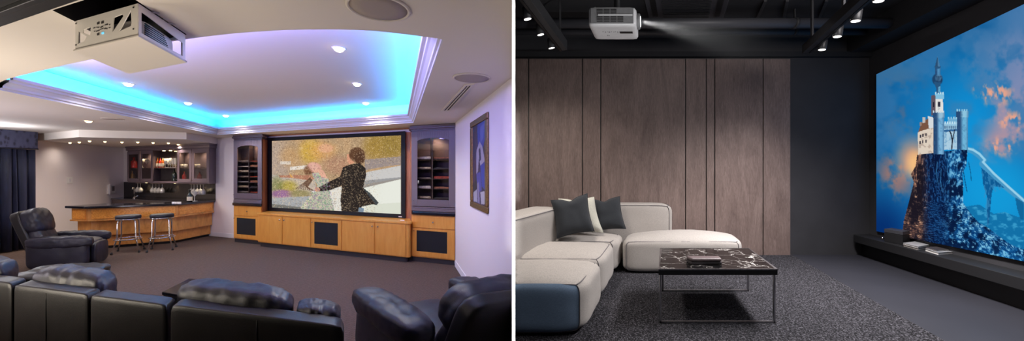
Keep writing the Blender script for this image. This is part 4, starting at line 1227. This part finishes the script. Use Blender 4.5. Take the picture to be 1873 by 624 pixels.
# ---- projector hung from the ceiling
d0 = 3.0
xl, _, zlo = at(1075.5, 46.5, d0); xr = at(1163.5, 46, d0)[0]; zhi = zrow(12, d0)
sk = Vector((.14,.336))
Tp = frame((xl, d0, zlo), (1,0), (sk.x/.336, 1))
Wp, Dp, Hp = xr-xl, .336, zhi-zlo
t = thing('ceiling_projector', 'white projector with grilled front hanging from a pole under the black ceiling', 'projector', (xl+Wp/2, d0+.17, zlo))
M['pj'] = mat('projector_shell', (226,226,228), .35, nz=((20,20,20),.02))
MB(Tp).puff((Wp/2, Dp/2, Hp/2), (Wp/2,0,0), (0,Dp/2,0), (0,0,Hp/2), e=14, n=14).build('shell', M['pj'], t)
M['pjg'] = mat('projector_grey', (128,128,130), .5, nz=((30,30,30),.04))
fp = MB(Tp).box(.022, Wp-.022, -.004, .004, .016, Hp-.012).build('front_panel', M['pjg'], t, bevel=.003)
m = MB(Tp)
for i in range(4):
    for j in range(9):
        if j in (4,) and i < 3: continue
        z = .03+j*.0125
        if i == 3 and j > 3: continue
        x = .075+i*.058
        m.box(x, x+.05, -.007, -.003, z, z+.0055)
m.build('grille_slots', M['black'], fp)
MB(Tp).box(.085, Wp-.03, -.012, -.003, Hp*.50, Hp*.50+.012).build('bright_bar', M['pj'], fp, bevel=.003)
MB(Tp).lathe([(.060,0),(.066,.01),(.066,.03),(.055,.036),(0,.03)], (Wp-.006, .12, Hp*.52), 28, (1,0,0)).build('lens_barrel', M['pjg'], t)
MB(Tp).lathe([(0,.0),(.045,.0),(.045,.002)], (Wp+.031, .12, Hp*.52), 24, (1,0,0)).build('lens', M['lampw'] if False else emit('projector_beam_lens', (255,255,255), 3), t)
m = MB(Tp); m.box(Wp*.62, Wp*.9, .13, .17, -.003, .001); m.build('dark_inlay', M['black'], t)
m = MB(Tp)
for k in range(9): m.box(.10+.018*k+.004*(k % 3), .112+.018*k, .13+.003*(k % 2), .137+.012*((k*3) % 2), -.002, .001)
m.box(.13,.137,.21,.225,-.002,.001); m.box(.142,.15,.215,.23,-.002,.001)
m.build('printed_marks', M['pjg'], t)
MB(Tp).lathe([(.012,0),(.014,.012),(.006,.02)], (.05,.05,Hp-.002), 12).build('foot', M['pjg'], t)
cxp, cyp = Tp((Wp*.55, Dp/2, 0))[:2]
MB().tube([(cxp,cyp,zhi-.003),(cxp,cyp,ZC-.005)], .026, 14).build('pole', M['rbeam'], t)
MB().lathe([(.07,-.02),(.07,0)], (cxp,cyp,ZC-.001), 20).build('ceiling_plate', M['rbeam'], t)
# beam of light in the hazy air
bx, by, bz = Tp((Wp+.036, .12, Hp*.52))
m = MB(); ba = Vector((1.5, .30, -.16)); 
m.lathe([(.03,0),(.40,1.5)], (bx,by,bz), 28, ba.normalized())
hz = bpy.data.materials.new('lit_haze'); hz.use_nodes = True; nt = hz.node_tree; nt.nodes.remove(nt.nodes['Principled BSDF'])
vs = nt.nodes.new('ShaderNodeVolumeScatter'); vs.inputs['Anisotropy'].default_value = .1; vs.inputs['Density'].default_value = .25
def vm(op, a, b=None):
    k = nt.nodes.new('ShaderNodeVectorMath'); k.operation = op
    for i, v in enumerate((a, b)):
        if v is None: continue
        if isinstance(v, (tuple, Vector)): k.inputs[i].default_value = tuple(v)
        else: nt.links.new(v, k.inputs[i])
    return k
def sc_(op, a, b=0.0, clamp=False):
    k = nt.nodes.new('ShaderNodeMath'); k.operation = op; k.use_clamp = clamp
    for i, v in enumerate((a, b)):
        if isinstance(v, (int, float)): k.inputs[i].default_value = v
        else: nt.links.new(v, k.inputs[i])
    return k.outputs[0]
gp = nt.nodes.new('ShaderNodeNewGeometry'); an_ = ba.normalized()
rel = vm('SUBTRACT', gp.outputs['Position'], (bx,by,bz)).outputs[0]
tt_ = vm('DOT_PRODUCT', rel, an_).outputs['Value']
rad = vm('LENGTH', vm('CROSS_PRODUCT', rel, an_).outputs[0]).outputs['Value']
edge = sc_('SUBTRACT', 1.0, sc_('DIVIDE', rad, sc_('MULTIPLY_ADD', tt_, .2467)), True)
k_ = edge.node.inputs[1].links[0].from_node.inputs[1].links[0].from_node; k_.inputs[2].default_value = .03
fade = sc_('POWER', sc_('SUBTRACT', 1.0, sc_('DIVIDE', tt_, 1.5), True), 1.6)
nt.links.new(sc_('MULTIPLY', sc_('MULTIPLY', edge, fade), 1.3), vs.inputs['Density'])
nt.links.new(vs.outputs[0], nt.nodes['Material Output'].inputs['Volume'])
o = m.build('light_beam_haze', hz); tag(o, 'soft beam of hazy light leaving the projector lens to the right', 'light beam'); o['kind'] = 'stuff'
spot((bx+.005,by,bz), 60, math.radians(24), (1,1,1), .9, .012, aim=(bx+ba.x, by+ba.y, bz+ba.z))

# ---- projected picture on the screen wall
s0, s1 = sQ(1603, .03), sQ(1880, .03)
zq = [zrow(136, Q((s0,.03,0))[1]), zrow(423, Q((s0,.03,0))[1]), zrow(136-.476*277, Q((s1,.03,0))[1]), zrow(423+.205*277, Q((s1,.03,0))[1])]
t = thing('wall_screen', 'huge glowing wall screen showing a castle on a rock', 'screen', Q(((s0+s1)/2, .02, zq[1])))
m = MB()
m.hexa([Q((s0,.002,zq[1])),Q((s1,.002,zq[3])),Q((s1,.028,zq[3])),Q((s0,.028,zq[1])),Q((s0,.002,zq[0])),Q((s1,.002,zq[2])),Q((s1,.028,zq[2])),Q((s0,.028,zq[0]))])
m.build('screen_panel', M['black'], t)
def paint_castle(s, r):
    x, y = homog([(1603,136),(1880,4.1),(1880,479.8),(1603,423)])(s, r)
    C = Canvas(x, y, (20,108,170))
    n = fbm(x/46, y/40, 11); n2 = fbm(x/30, y/34, 17, 5, .55)
    C.mix(C.sm(y, 190, 40)*.55, (18,84,140)); C.mix(C.sm(x, 1660, 1603)*.6, (14,78,132)); C.mix(C.sm(y, 330, 420)*C.sm(x, 1710, 1610), (6,46,108))
    C.ell(1770,270,70,120,(14,150,220),.9,.9); C.ell(1830,360,80,70,(20,160,222),.8,.8); C.mix(C.sm(n, .42, .7)*.5*C.sm(y, 330, 250), (70,122,170))
    C.mix(C.sm(x, 1790, 1873)*C.sm(y, 320, 200)*.45, (104,134,178))
    cl = C.sm(n2, .40, .66)
    for (cx_, cy_, rx_, ry_, co, a) in ((1850,215,60,70,(170,146,166),.9),(1860,130,60,80,(132,140,178),.8),(1800,110,70,60,(92,128,172),.6),(1830,265,50,34,(186,146,156),.85),(1655,190,60,55,(76,104,140),.9),(1640,320,44,55,(150,116,112),1.0),(1660,250,50,50,(66,112,150),.6),(1700,330,60,40,(60,120,170),.5),(1625,130,60,60,(60,110,150),.6)):
        d = np.sqrt(((x-cx_)/rx_)**2+((y-cy_)/ry_)**2); C.mix(a*cl*(1-C.sm(d, .2, 1.25)), co)
    pk = C.sm(fbm(x/9, y/15, 71, 4), .50, .72)
    for (cx_, cy_, rx_, ry_) in ((1820,172,40,26),(1852,222,38,22),(1830,268,34,20),(1790,165,16,14)):
        d = np.sqrt(((x-cx_)/rx_)**2+((y-cy_)/ry_)**2); C.mix(pk*(1-C.sm(d, .3, 1.2)), (232,164,140))
    C.ell(1668,292,26,30,(222,160,124),.9,.8); C.ell(1672,300,14,20,(250,196,130),.8,.7)
    c4 = lambda P: [(1600+a/2.97, 90+b/2.97) for a, b in P]
    c5 = lambda P: [(1600+a/2.97, 290+b/2.97) for a, b in P]
    # water and far ridge
    C.poly(c5([(480,260),(560,250),(640,300),(700,290),(811,330),(811,560),(560,420)]), (18,110,164), .9); C.mix(C.inside(c5([(480,260),(560,250),(640,300),(700,290),(811,330),(811,560),(560,420)]))*C.sm(fbm(x/9,y/5,41), .5, .72)*.7, (70,170,214))
    # curved causeway with hanging roots
    C.line(c4([(488,545),(520,552),(555,575),(585,605)])+c5([(575,30),(620,80),(700,150),(811,235)]), 6, (70,150,196)); C.line(c4([(490,540),(525,548),(560,570),(590,602)])+c5([(580,20),(640,82),(720,152),(811,230)]), 2.4, (150,206,232))
    C.poly(c5([(570,50),(700,160),(640,150),(628,190),(612,365),(600,360),(600,200),(580,140)]), (14,84,140), .92); C.poly(c5([(760,210),(811,240),(811,330),(790,330),(770,270)]), (16,90,140), .8)
    C.mix(C.inside(c5([(570,50),(700,160),(628,190),(612,365),(600,360),(580,140)]))*(vnoise(x/2,y/5,44) > .62)*.6, (60,140,190))
    # rock
    rock = c4([(222,575),(300,560),(495,545)])+c5([(488,40),(466,80),(472,150),(470,240),(520,310),(560,350),(600,370),(680,430),(740,470),(811,495),(850,520),(850,580),(540,512),(240,462),(140,440),(152,340),(175,250),(205,130),(190,85),(215,40)])
    mk = C.inside(rock); C.mix(mk*1.0, (10,28,62))
    xr_ = (x-1600)*2.97; slope = np.clip((y-370)/70, 0, 1)
    uu = x/4.0-slope*y/5.0; rid = 1-np.abs(2*fbm(uu, y/(13-6*slope), 5, 4, .55)-1); fine = fbm(x/4.2, y/4.8, 8, 3, .6)
    mass = fbm(x/14, y/16, 91, 3); hi = C.sm(rid*.5+fine*.3+mass*.3, .66, .86)
    left = mk*(1-C.sm(xr_+(mass-.5)*60, 240, 320))
    C.mix(left*.85, (52,38,40)); C.mix(left*hi, (146,104,86)); C.mix(left*C.sm(fine*.5+rid*.4, .66, .76)*.8, (222,176,144)); C.mix(left*(1-C.sm(mass, .36, .48))*.7, (20,18,30))
    right = mk*C.sm(xr_+(mass-.5)*90, 270, 430)
    C.mix(right*.6*C.sm(mass, .3, .6), (12,82,150)); C.mix(right*hi*.9, (44,138,200)); C.mix(right*C.sm(fine*.5+rid*.4+mass*.25, .72, .86)*C.sm(xr_, 280, 480)*.85, (150,208,232)); C.mix(right*(1-C.sm(mass*.6+fine*.4, .36, .46))*.7, (6,26,62))
    C.mix(mk*C.sm(y, 440, 485)*.35*C.sm(xr_, 230, 400), (24,126,196))
    mid = mk*C.sm(xr_, 240, 290)*(1-C.sm(xr_, 350, 410)); C.mix(mid*.6, (6,20,56)); C.mix(mid*C.sm(rid, .86, .97)*.5, (50,120,190))
    for a, b in ((330,20),(352,60),(390,10),(440,30)): C.line(c5([(a,b),(a-6,b+60),(a+6,b+120)]), .9, (70,150,200), .5)
    C.line(c5([(470,60),(480,120),(492,180)]), .8, (12,50,90), .8); C.line(c5([(500,20),(512,80),(515,120)]), .8, (12,60,100), .7)
    # castle
    lit, shd = (206,222,230), (40,74,116)
    C.poly(c4([(226,455),(250,440),(308,425),(312,565),(228,575)]), (220,206,190)); C.mix(C.inside(c4([(226,455),(308,425),(312,565),(228,575)]))*C.sm(fine, .5, .7)*.5, (150,130,120))
    C.poly(c4([(228,452),(246,402),(300,366),(308,428),(262,440)]), (120,84,66)); C.poly(c4([(280,366),(308,372),(310,430),(284,432)]), (210,216,220)); C.poly(c4([(252,372),(266,372),(266,400),(252,404)]), (190,186,182)); C.poly(c4([(236,400),(246,398),(246,418),(236,420)]), (150,130,120))
    for a, b in ((236,466),(250,462),(266,458),(234,500),(248,497),(266,494)): C.poly(c4([(a,b),(a+8,b-1),(a+8,b+16),(a,b+17)]), (60,56,66))
    C.poly(c4([(365,420),(445,415),(445,545),(368,548)]), (170,204,224)); C.mix(C.inside(c4([(365,420),(445,415),(445,545),(368,548)]))*C.sm(fine, .5, .7)*.6, (96,150,190))
    C.poly(c4([(368,405),(458,402),(458,436),(368,442)]), (150,196,222)); C.poly(c4([(368,440),(458,434),(458,444),(368,452)]), (50,100,150)); C.poly(c4([(386,380),(440,376),(440,402),(386,404)]), (110,170,206))
    for k in range(7): C.poly(c4([(370+k*13,396),(377+k*13,396),(377+k*13,408),(370+k*13,408)]), (190,224,238))
    for k in range(4): C.poly(c4([(388+k*14,370),(395+k*14,370),(395+k*14,382),(388+k*14,382)]), (150,200,224))
    for k in range(8): C.line(c4([(372+k*11,420),(372+k*11,432)]), .9, (40,70,110))
    C.line(c4([(408,545),(412,500),(404,460),(398,448)]), 1.3, (30,34,52)); C.line(c4([(411,510),(418,470),(424,440)]), 1.0, (30,34,52))
    def tower(x0, x1, y0, y1, w):
        P = c4([(x0,y0),(x1,y0),(x1,y1),(x0,y1)]); mm = C.inside(P); u = (x-(1600+x0/2.97))/((x1-x0)/2.97)
        C.mix(mm*1.0, shd); C.mix(mm*C.sm(u, .25, .6)*(1-C.sm(u, .75, 1.1)*.6), w); C.mix(mm*C.sm(fine, .55, .72)*.35, (60,110,150))
    tower(436,497,365,548,(110,180,216)); tower(433,499,338,372,(140,196,222))
    for k in range(5): C.poly(c4([(435+k*13,328),(442+k*13,328),(442+k*13,340),(435+k*13,340)]), (150,204,226))
    C.poly(c4([(298,256),(322,250),(322,360),(298,362)]), (96,84,96)); C.poly(c4([(322,262),(360,262),(362,350),(320,350)]), (226,224,220)); C.poly(c4([(334,288),(346,288),(347,316),(333,316)]), (44,44,60)); C.poly(c4([(306,290),(313,290),(314,318),(306,318)]), (30,34,50))
    C.mix(C.inside(c4([(322,262),(360,262),(362,350),(320,350)]))*C.sm(fine, .6, .75)*.4, (130,140,150))
    C.poly(c4([(318,246),(368,244),(366,274),(322,274)]), (130,190,220)); 
    for k in range(4): C.poly(c4([(319+k*13,236),(326+k*13,236),(326+k*13,248),(319+k*13,248)]), (190,224,236))
    tower(310,366,372,572,(120,176,214)); tower(306,370,346,376,(150,190,214))
    for k in range(5): C.poly(c4([(307+k*13,336),(314+k*13,336),(314+k*13,348),(307+k*13,348)]), (196,214,224))
    tower(325,348,195,240,(110,180,214)); C.ell(*c4([(331,168)])[0], 9.5, 10.5, (30,66,104)); C.ell(*c4([(338,160)])[0], 5.5, 6.5, (104,156,192), .8, .4); C.poly(c4([(312,180),(350,180),(346,205),(324,215)]), (40,84,124))
    for k in range(5): C.line(c4([(326+k*7,150),(327+k*6,182)]), .7, (20,44,80))
    tower(318,346,96,142,(80,140,184)); C.ell(*c4([(332,100)])[0], 5.6, 3.4, (40,84,124)); C.poly(c4([(331,42),(346,98),(318,98)]), (44,78,112)); C.poly(c4([(331,42),(346,98),(334,98)]), (70,120,160))
    return C.c
picture('screen_picture', [Q((s0,.03,zq[0])), Q((s1,.03,zq[2])), Q((s1,.03,zq[3])), Q((s0,.03,zq[1]))], 330, 420, paint_castle, t, 1.0)

# ---- low shelf under the screen with things on it
zs = at(1561, 429, 4.86)[2]
sf0 = Vector(plan(1561, 429, zs)); sf1 = Vector(plan(1873, 510, zs)); sfd = (sf1-sf0); sf2 = sf0+sfd*1.15
w0 = Vector(xw(.02)) + wn*.005; w2 = Vector(Q((sQ(1873)*1.15,.005,0))[:2])
t = thing('low_shelf', 'long black shelf floating under the glowing wall screen', 'shelf', (*(sf0+sfd*.5), zs-.11))
MB().prism([tuple(sf0), tuple(sf2), tuple(w2), tuple(w0)], zs-.10, zs).build('shelf_board', M['shelf'], t, bevel=.004)
ib = lambda v: tuple(v)
MB().prism([tuple(sf0+(w0-sf0)*.5), tuple(sf2+(w2-sf2)*.5), tuple(w2), tuple(w0)], Z0+.0, zs-.10).build('support', M['black'], t)
def on_shelf(corners, h, z=zs): return [plan(a, b, z) for a, b in corners]
bx_ = on_shelf(((1617,441.8),(1651,448.6),(1665,446.6),(1631,439.8)), 0)
hb = zrow(424, bx_[1][1])-zs
t = thing('speaker_box', 'black box with a lid standing on the low shelf', 'box', (bx_[1][0], bx_[1][1], zs))
MB().prism(bx_, zs+.001, zs+hb*.72).build('body', M['shelf'], t, bevel=.003); MB().prism(bx_, zs+hb*.74, zs+hb).build('lid', M['pipe'], t, bevel=.003)
tag(MB().lathe([(.014,0),(.016,.012),(.012,.03),(0,.032)], (*plan(1614.5,438,zs),zs+.001), 12).build('knob_ornament', M['steel']), 'tiny silver knob beside the black box on the shelf', 'ornament')
def book(c, z0, th, m, pages, name, label, cat, group=None):
    cc = (sum(p_[0] for p_ in c)/4, sum(p_[1] for p_ in c)/4); t = thing(name, label, cat, (*cc, z0), group)
    MB().prism(c, z0, z0+th*.12).build('cover', m, t); MB().prism(c, z0+th*.88, z0+th).build('cover', m, t)
    k = [tuple(Vector(cc)+(Vector(p_)-Vector(cc))*.97) for p_ in c]; MB().prism(k, z0+th*.12, z0+th*.88).build('pages', pages, t)
    return t
M['silver'] = mat('silver_cover', (196,196,200), .35, .3, nz=((30,30,30),.04)); M['dcover'] = mat('dark_cover', (60,56,58), .4, nz=((20,20,20),.3)); M['pg'] = mat('book_pages', (226,222,216), .8, nz=((4,4,200),.08))
q1 = on_shelf(((1652,451),(1680,458.5),(1716,451.5),(1690,446)), 0)
book(q1, zs+.001, .022, M['dcover'], M['pg'], 'magazine', 'thick dark magazine under the silver one, beside the black box', 'magazine', 'magazines on the shelf')
q1b = [(a-.004, b) for a, b in q1]
book(q1b, zs+.024, .018, M['silver'], M['pg'], 'magazine', 'silver covered magazine on top of the left pile on the shelf', 'magazine', 'magazines on the shelf')
q2 = on_shelf(((1692,459.5),(1716,467),(1761,463.5),(1738,457)), 0)
book(q2, zs+.001, .026, M['silver'], M['pg'], 'magazine', 'lower magazine of the right pile on the shelf, pale spine', 'magazine', 'magazines on the shelf')
q2b = [(a+.01, b+.012) for a, b in on_shelf(((1694,459.5),(1714,465.6),(1752,462.5),(1734,457)), 0)]
book(q2b, zs+.028, .012, M['dcover'], M['pg'], 'magazine', 'upper dark magazine of the right pile on the shelf', 'magazine', 'magazines on the shelf')

# ---- modular sofa
CR = ((.0145, 0, 0), (-1, 0, 0))
sx = Vector((.426, 1))                         # modules step back along the room's depth
def module(fr, d0, x0, x1, d1, zt, label_part, n=20, e=7, crown=.03, blue=False, skew=.426, z0=.02, piping=True):
    h = (zt-z0)/2
    c = ((x0+x1)/2+skew*(d1-d0)/2, (d0+d1)/2, Z0+z0+h)
    U, V, W = ((x1-x0)/2,0,0), (skew*(d1-d0)/2,(d1-d0)/2,0), (0,0,h)
    o = MB().puff(c, U, V, W, e=e, n=n, crown=crown, wr=.006, ws=4, seed=d0).build(label_part, M['linen'], fr, clip=CR)
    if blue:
        MB().puff(c, U, V, W, e=e, n=n, crown=crown, wr=.006, ws=4, seed=d0, only={(1,False)}, grow=.006).build('front_panel', M['blue_cast'], o, clip=CR, recalc=False)  # bluish screen light painted onto the front face as fabric colour
    if piping:
        pipes(o, c, U, V, W, e, crown)
    return o
def pipes(o, c, U, V, W, e, crown, loops=None):
    c, U, V, W = Vector(c), Vector(U), Vector(V), Vector(W)
    def P(p):
        q = soft(p, e); return c+U*q[0]*1.004+V*q[1]*1.004+W*q[2]*1.004
    N = 26
    lin_ = [-1+2*k/N for k in range(N+1)]
    m = MB()
    loops_ = loops or ('front', 'right')
    if 'front' in loops_:                       # seam all round the front face
        path = [(t_,-1,1) for t_ in lin_]+[(1,-1,-t_) for t_ in lin_[1:]]+[(-t_,-1,-1) for t_ in lin_[1:]]+[(-1,-1,t_) for t_ in lin_[1:-1]]
        m.tube([P(p) for p in path], .0045, 6, True)
    if 'right' in loops_:
        path = [(1,t_,1) for t_ in lin_]
        m.tube([P(p) for p in path], .0045, 6)
    m.build('piping', M['seam'], o, clip=CR)
t = thing('modular_sofa', 'pale linen corner sofa of rounded modules against the panelling', 'sofa', (.8, 3.6, Z0))
XR = lambda d: .505+.43*(d-2.43)
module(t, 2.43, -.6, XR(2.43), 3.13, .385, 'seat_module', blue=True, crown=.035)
module(t, 3.14, -.3, XR(3.14), 3.93, .385, 'seat_module', crown=.03)
module(t, 3.94, -.2, XR(3.94)+.02, 4.52, .385, 'seat_module', crown=.03)
module(t, 3.97, 1.225, 2.585, 4.53, .375, 'chaise_module', n=26, e=9, crown=.075)
# backs
hb_ = .73
x0_, x1_ = at(1003, 375, 4.60)[0], at(1226, 375, 4.60)[0]
c = ((x0_+x1_)/2+.05, 4.70, Z0+.37); U, V, W = ((x1_-x0_)/2,0,0), (.03,.13,0), (0,0,.365)
o = MB().puff(c, U, V, W, e=11, n=24, wr=.005, ws=4, seed=1).build('back_module', M['linen'], t, clip=CR); pipes(o, c, U, V, W, 11, 0)
f0, f1 = Vector((.075, 3.17)), Vector((.53, 4.06))
dv_ = f1-f0; f0 = f0-dv_*.35; f1 = f1+dv_*.12; mid = (f0+f1)/2; ev = (f1-f0)/2; nv = Vector((-ev.y, ev.x)).normalized()*.16
c = (mid.x+nv.x, mid.y+nv.y, Z0+.37); U, V, W = (ev.x,ev.y,0), (nv.x,nv.y,0), (0,0,.375)
o = MB().puff(c, U, V, W, e=11, n=24, wr=.005, ws=4, seed=2).build('back_module', M['linen'], t, clip=CR); pipes(o, c, U, V, W, 11, 0, ('front','right'))

# ---- scatter cushions
def pillow(c, size, up, right, m, label, th=.085, seed=1):
    up, right = Vector(up).normalized(), Vector(right).normalized(); nr = right.cross(up).normalized()
    n = 18
    def S_(sgn):
        rows = []
        for i in range(n+1):
            r = []
            for j in range(n+1):
                a, b = -1+2*j/n, -1+2*i/n
                x = a*(1-.10*(1-b*b)); y = b*(1-.10*(1-a*a))
                y -= .16*math.exp(-(a/.28)**2)*max(0, b)**2     # chopped top edge
                h = th*(max(0,(1-a**4))*max(0,(1-b**4)))**.6
                h *= 1+.18*mnoise.noise(Vector((a*2+seed, b*2, seed)))
                r.append(Vector(c)+right*x*size/2+up*y*size/2+nr*h*sgn)
            rows.append(r)
        return rows
    t = thing('scatter_cushion', label, 'cushion', tuple(Vector(c)-up*size/2), 'cushions on the pale corner sofa')
    mb = MB(); mb.sheet(S_(1)); mb.sheet([r[::-1] for r in S_(-1)])
    mb.build('cover', m, t, recalc=False)
    edge = [(-1,-1),(1,-1),(1,1),(-1,1)]
    g = S_(0); path = [g[0][k] for k in range(n)]+[g[k][n] for k in range(n)]+[g[n][n-k] for k in range(n)]+[g[n-k][0] for k in range(n)]
    MB().tube(path, .004, 6, True).build('piping', m, t)
    return t
d = 3.95; c = Vector(at(1047, 394.5, d)); pillow(c, .43, (-.13,.30,1), (1,.12,.17), M['teal'], 'dark slate cushion at the left, in front of the cream one', seed=1)
d = 4.19; c = Vector(at(1062, 394, d)); pillow(c, .43, (-.20,.28,1), (1,.05,.04), M['cream'], 'cream cushion peeking out between the two slate cushions', .075, seed=4)
d = 4.41; c = Vector(at(1109, 391.5, d)); pillow(c, .41, (-.10,.30,1), (1,-.02,.10), M['teal'], 'dark slate cushion at the right, against the sofa back', seed=8)

# ---- coffee table
d0, d1 = 2.67, 3.40
zt_, zs_b = zrow(492.5, d0), zrow(503.5, d0)
xa, xb = (1204.5-CX)/F*d0, (1422.5-CX)/F*d0; xc, xd = (1207.5-CX)/F*d1, (1370-CX)/F*d1
kk = (xc+xd-xa-xb)/2/(d1-d0)
foot = lambda e_=0: [(xa-e_, d0-e_), (xb+e_, d0-e_), (xb+kk*(d1-d0)+e_-.02, d1+e_), (xa+kk*(d1-d0)-e_+.0, d1+e_)]
foot = lambda e_=0: [(xa-e_, d0-e_), (xb+e_, d0-e_), (xd+e_, d1+e_), (xc-e_, d1+e_)]
t = thing('coffee_table', 'low coffee table with veined black marble top on thin chrome frames', 'coffee table', ((xa+xb)/2+.15, (d0+d1)/2, Z0+.008))
MB().prism(foot(), zs_b, zt_-.004).build('table_body', M['black'], t, bevel=.002)
fi = foot(-.012); MB().prism(fi, zt_-.006, zt_).build('marble_top', M['marble'], t)
m = MB(); fo = foot(.001)
for i in range(4):
    a, b = Vector(fo[i]), Vector(fo[(i+1) % 4]); a2, b2 = Vector(fi[i]), Vector(fi[(i+1) % 4])
    m.prism([tuple(a), tuple(b), tuple(b2), tuple(a2)], zt_-.008, zt_+.001)
m.build('metal_rim', M['steel'], t)
zf = Z0+.0085
for i, j, nm in ((0,1,'front'),(3,2,'rear')):
    a, b = Vector(foot(-.012)[i]), Vector(foot(-.012)[j]); w = .012
    m = MB()
    m.box(a.x, a.x+w, a.y-w/2, a.y+w/2, zf, zs_b); m.box(b.x-w, b.x, b.y-w/2, b.y+w/2, zf, zs_b); m.box(a.x, b.x, a.y-w/2, a.y+w/2, zf, zf+.014)
    m.build('leg_frame', M['steel'], t)
# little box on the table
z = zt_+.0015; dA, dB = F*(CZ-z)/(484.5-HZ), F*(CZ-z-.045)/(469-HZ)
xa_, xb_ = (1265-CX)/F*dA, (1320.5-CX)/F*dA
ks = .14
t = thing('keepsake_box', 'small taupe box lying on the marble coffee table', 'box', ((xa_+xb_)/2, (dA+dB)/2, z))
M['taupe'] = mat('taupe_leather', (112,98,100), .45, nz=((30,30,30),.06))
P = [(xa_,dA),(xb_,dA),(xb_+.03,dB),(xa_-.0,dB)]
MB().prism(P, z, z+.02).build('tray', M['dcover'], t, bevel=.004); MB().prism(P, z+.022, z+.05).build('lid', M['taupe'], t, bevel=.012, seg=4)
# ================================================================== camera, lamps, world
cam = bpy.data.cameras.new('camera'); co = bpy.data.objects.new('camera', cam); COL.objects.link(co)
co.location = (0,0,CZ); co.rotation_euler = (math.pi/2, 0, 0)
cam.sensor_width = 36; cam.sensor_fit = 'HORIZONTAL'; cam.lens = F/FW*36; cam.clip_start = .05
cam.shift_y = (HZ-FH/2)/FW; cam.shift_x = (FW/2-CX)/FW
SC.camera = co
w = bpy.data.worlds.new('world'); SC.world = w; w.use_nodes = True
w.node_tree.nodes['Background'].inputs[0].default_value = (.35,.35,.5,1); w.node_tree.nodes['Background'].inputs[1].default_value = .02
# left room: downlights
def area(loc, aim, p, col, sx_, sy_, spread=180):
    l = bpy.data.lights.new('added_fill', 'AREA'); l.shape = 'RECTANGLE'; l.size = sx_; l.size_y = sy_; l.energy = p; l.color = col; l.spread = math.radians(spread)
    o = bpy.data.objects.new('added_fill', l); COL.objects.link(o); o.location = loc
    o.rotation_euler = (Vector(aim)-Vector(loc)).to_track_quat('-Z', 'Y').to_euler(); return o
def point(loc, p, col, r=.1):
    l = bpy.data.lights.new('room_lamp', 'POINT'); l.energy = p; l.color = col; l.shadow_soft_size = r
    o = bpy.data.objects.new('room_lamp', l); COL.objects.link(o); o.location = loc; return o
for (x, y) in DL: spot((x,y,CEIL2-.02), 215, math.radians(140), (1,.92,.90), .8, .05)
for i, (x, y) in enumerate(sdp): spot((x,y,ZS-.02), 20 if i < 2 else 62, math.radians(150), (1,.86,.72), 1, .03)
x, y = plan(162,221,CEIL); spot((x,y,CEIL-.02), 110, math.radians(130), (1,.88,.76), .9, .04)
# unseen violet fill lights added behind the recess edge, tinting the raised ceiling
for (x0, y0), (x1, y1) in ((arc[1], arc[7]), (arc[7], arc[12]), (arc[12], arc[-1])):
    P = Vector(((x0+x1)/2, (y0+y1)/2, 2.70)); n_ = Vector((y0-y1, x1-x0, 0)).normalized(); n_ = n_ if n_.y > 0 else -n_
    L_ = math.hypot(x1-x0, y1-y0)
    P = P+n_*.16
    area(P, P+n_+Vector((0,0,.12)), 16*L_, (.28,.26,1), L_*.95, .10)
# unseen area lights added out of view to brighten the cinema ceiling
area((-4.6,1.8,1.02), (-4.2,3.0,2.5), 52, (1,.88,.72), 1.4, .8)
area((-2.05,1.05,.98), (-2.2,1.3,2.5), 17, (1,.86,.68), .6, .4)
area((-7.5,3.4,1.0), (-6.5,5.2,2.5), 42, (.98,.88,.98), 1.2, .8)
point((-9.3,6.3,2.3), 40, (.95,.95,1), .1)
# narrow unseen light added to whiten the end of the dividing wall
area((.007,-.6,1.65), (.007,1.5,1.65), .6, (1,1,1), .01, 1.5, 3)
# unseen fill light added overhead to brighten the sofa front
area((1.25,1.3,2.7), (.35,2.7,.7), 9, (1,.97,.96), .5, .3)
# right room: track spots
for i, (c, ax) in enumerate(SP):
    if i < 3: spot(tuple(c-ax*.01), 48, math.radians(150), (1,.92,.84), 1, .16, aim=tuple(c+Vector((.1,.1,-1))))
    else: spot(tuple(c-ax*.01), 165, math.radians(150), (1,.96,.95), 1, .16, aim=tuple(c+Vector((-.1,-.15,-1))))
spot((1.9,1.5,.72), 110, math.radians(44), (1,1,1), .9, .1, aim=(.95,3.1,2.9))  # unseen light added from below to brighten the hung projector
area((3.0,2.2,3.15), (1.9,4.9,1.7), 22, (1,.95,.94), .8, .5)  # unseen fill added to brighten the oak panelling
SC.view_settings.view_transform = 'Standard'; SC.view_settings.look = 'None'
SC.view_settings.exposure = 0.0; SC.view_settings.gamma = 1.0; SC.view_settings.use_curve_mapping = False
SC.cycles.use_denoising = True; SC.cycles.max_bounces = 8; SC.cycles.diffuse_bounces = 4; SC.cycles.glossy_bounces = 4
SC.cycles.caustics_reflective = False; SC.cycles.caustics_refractive = False; SC.cycles.sample_clamp_indirect = 6.0
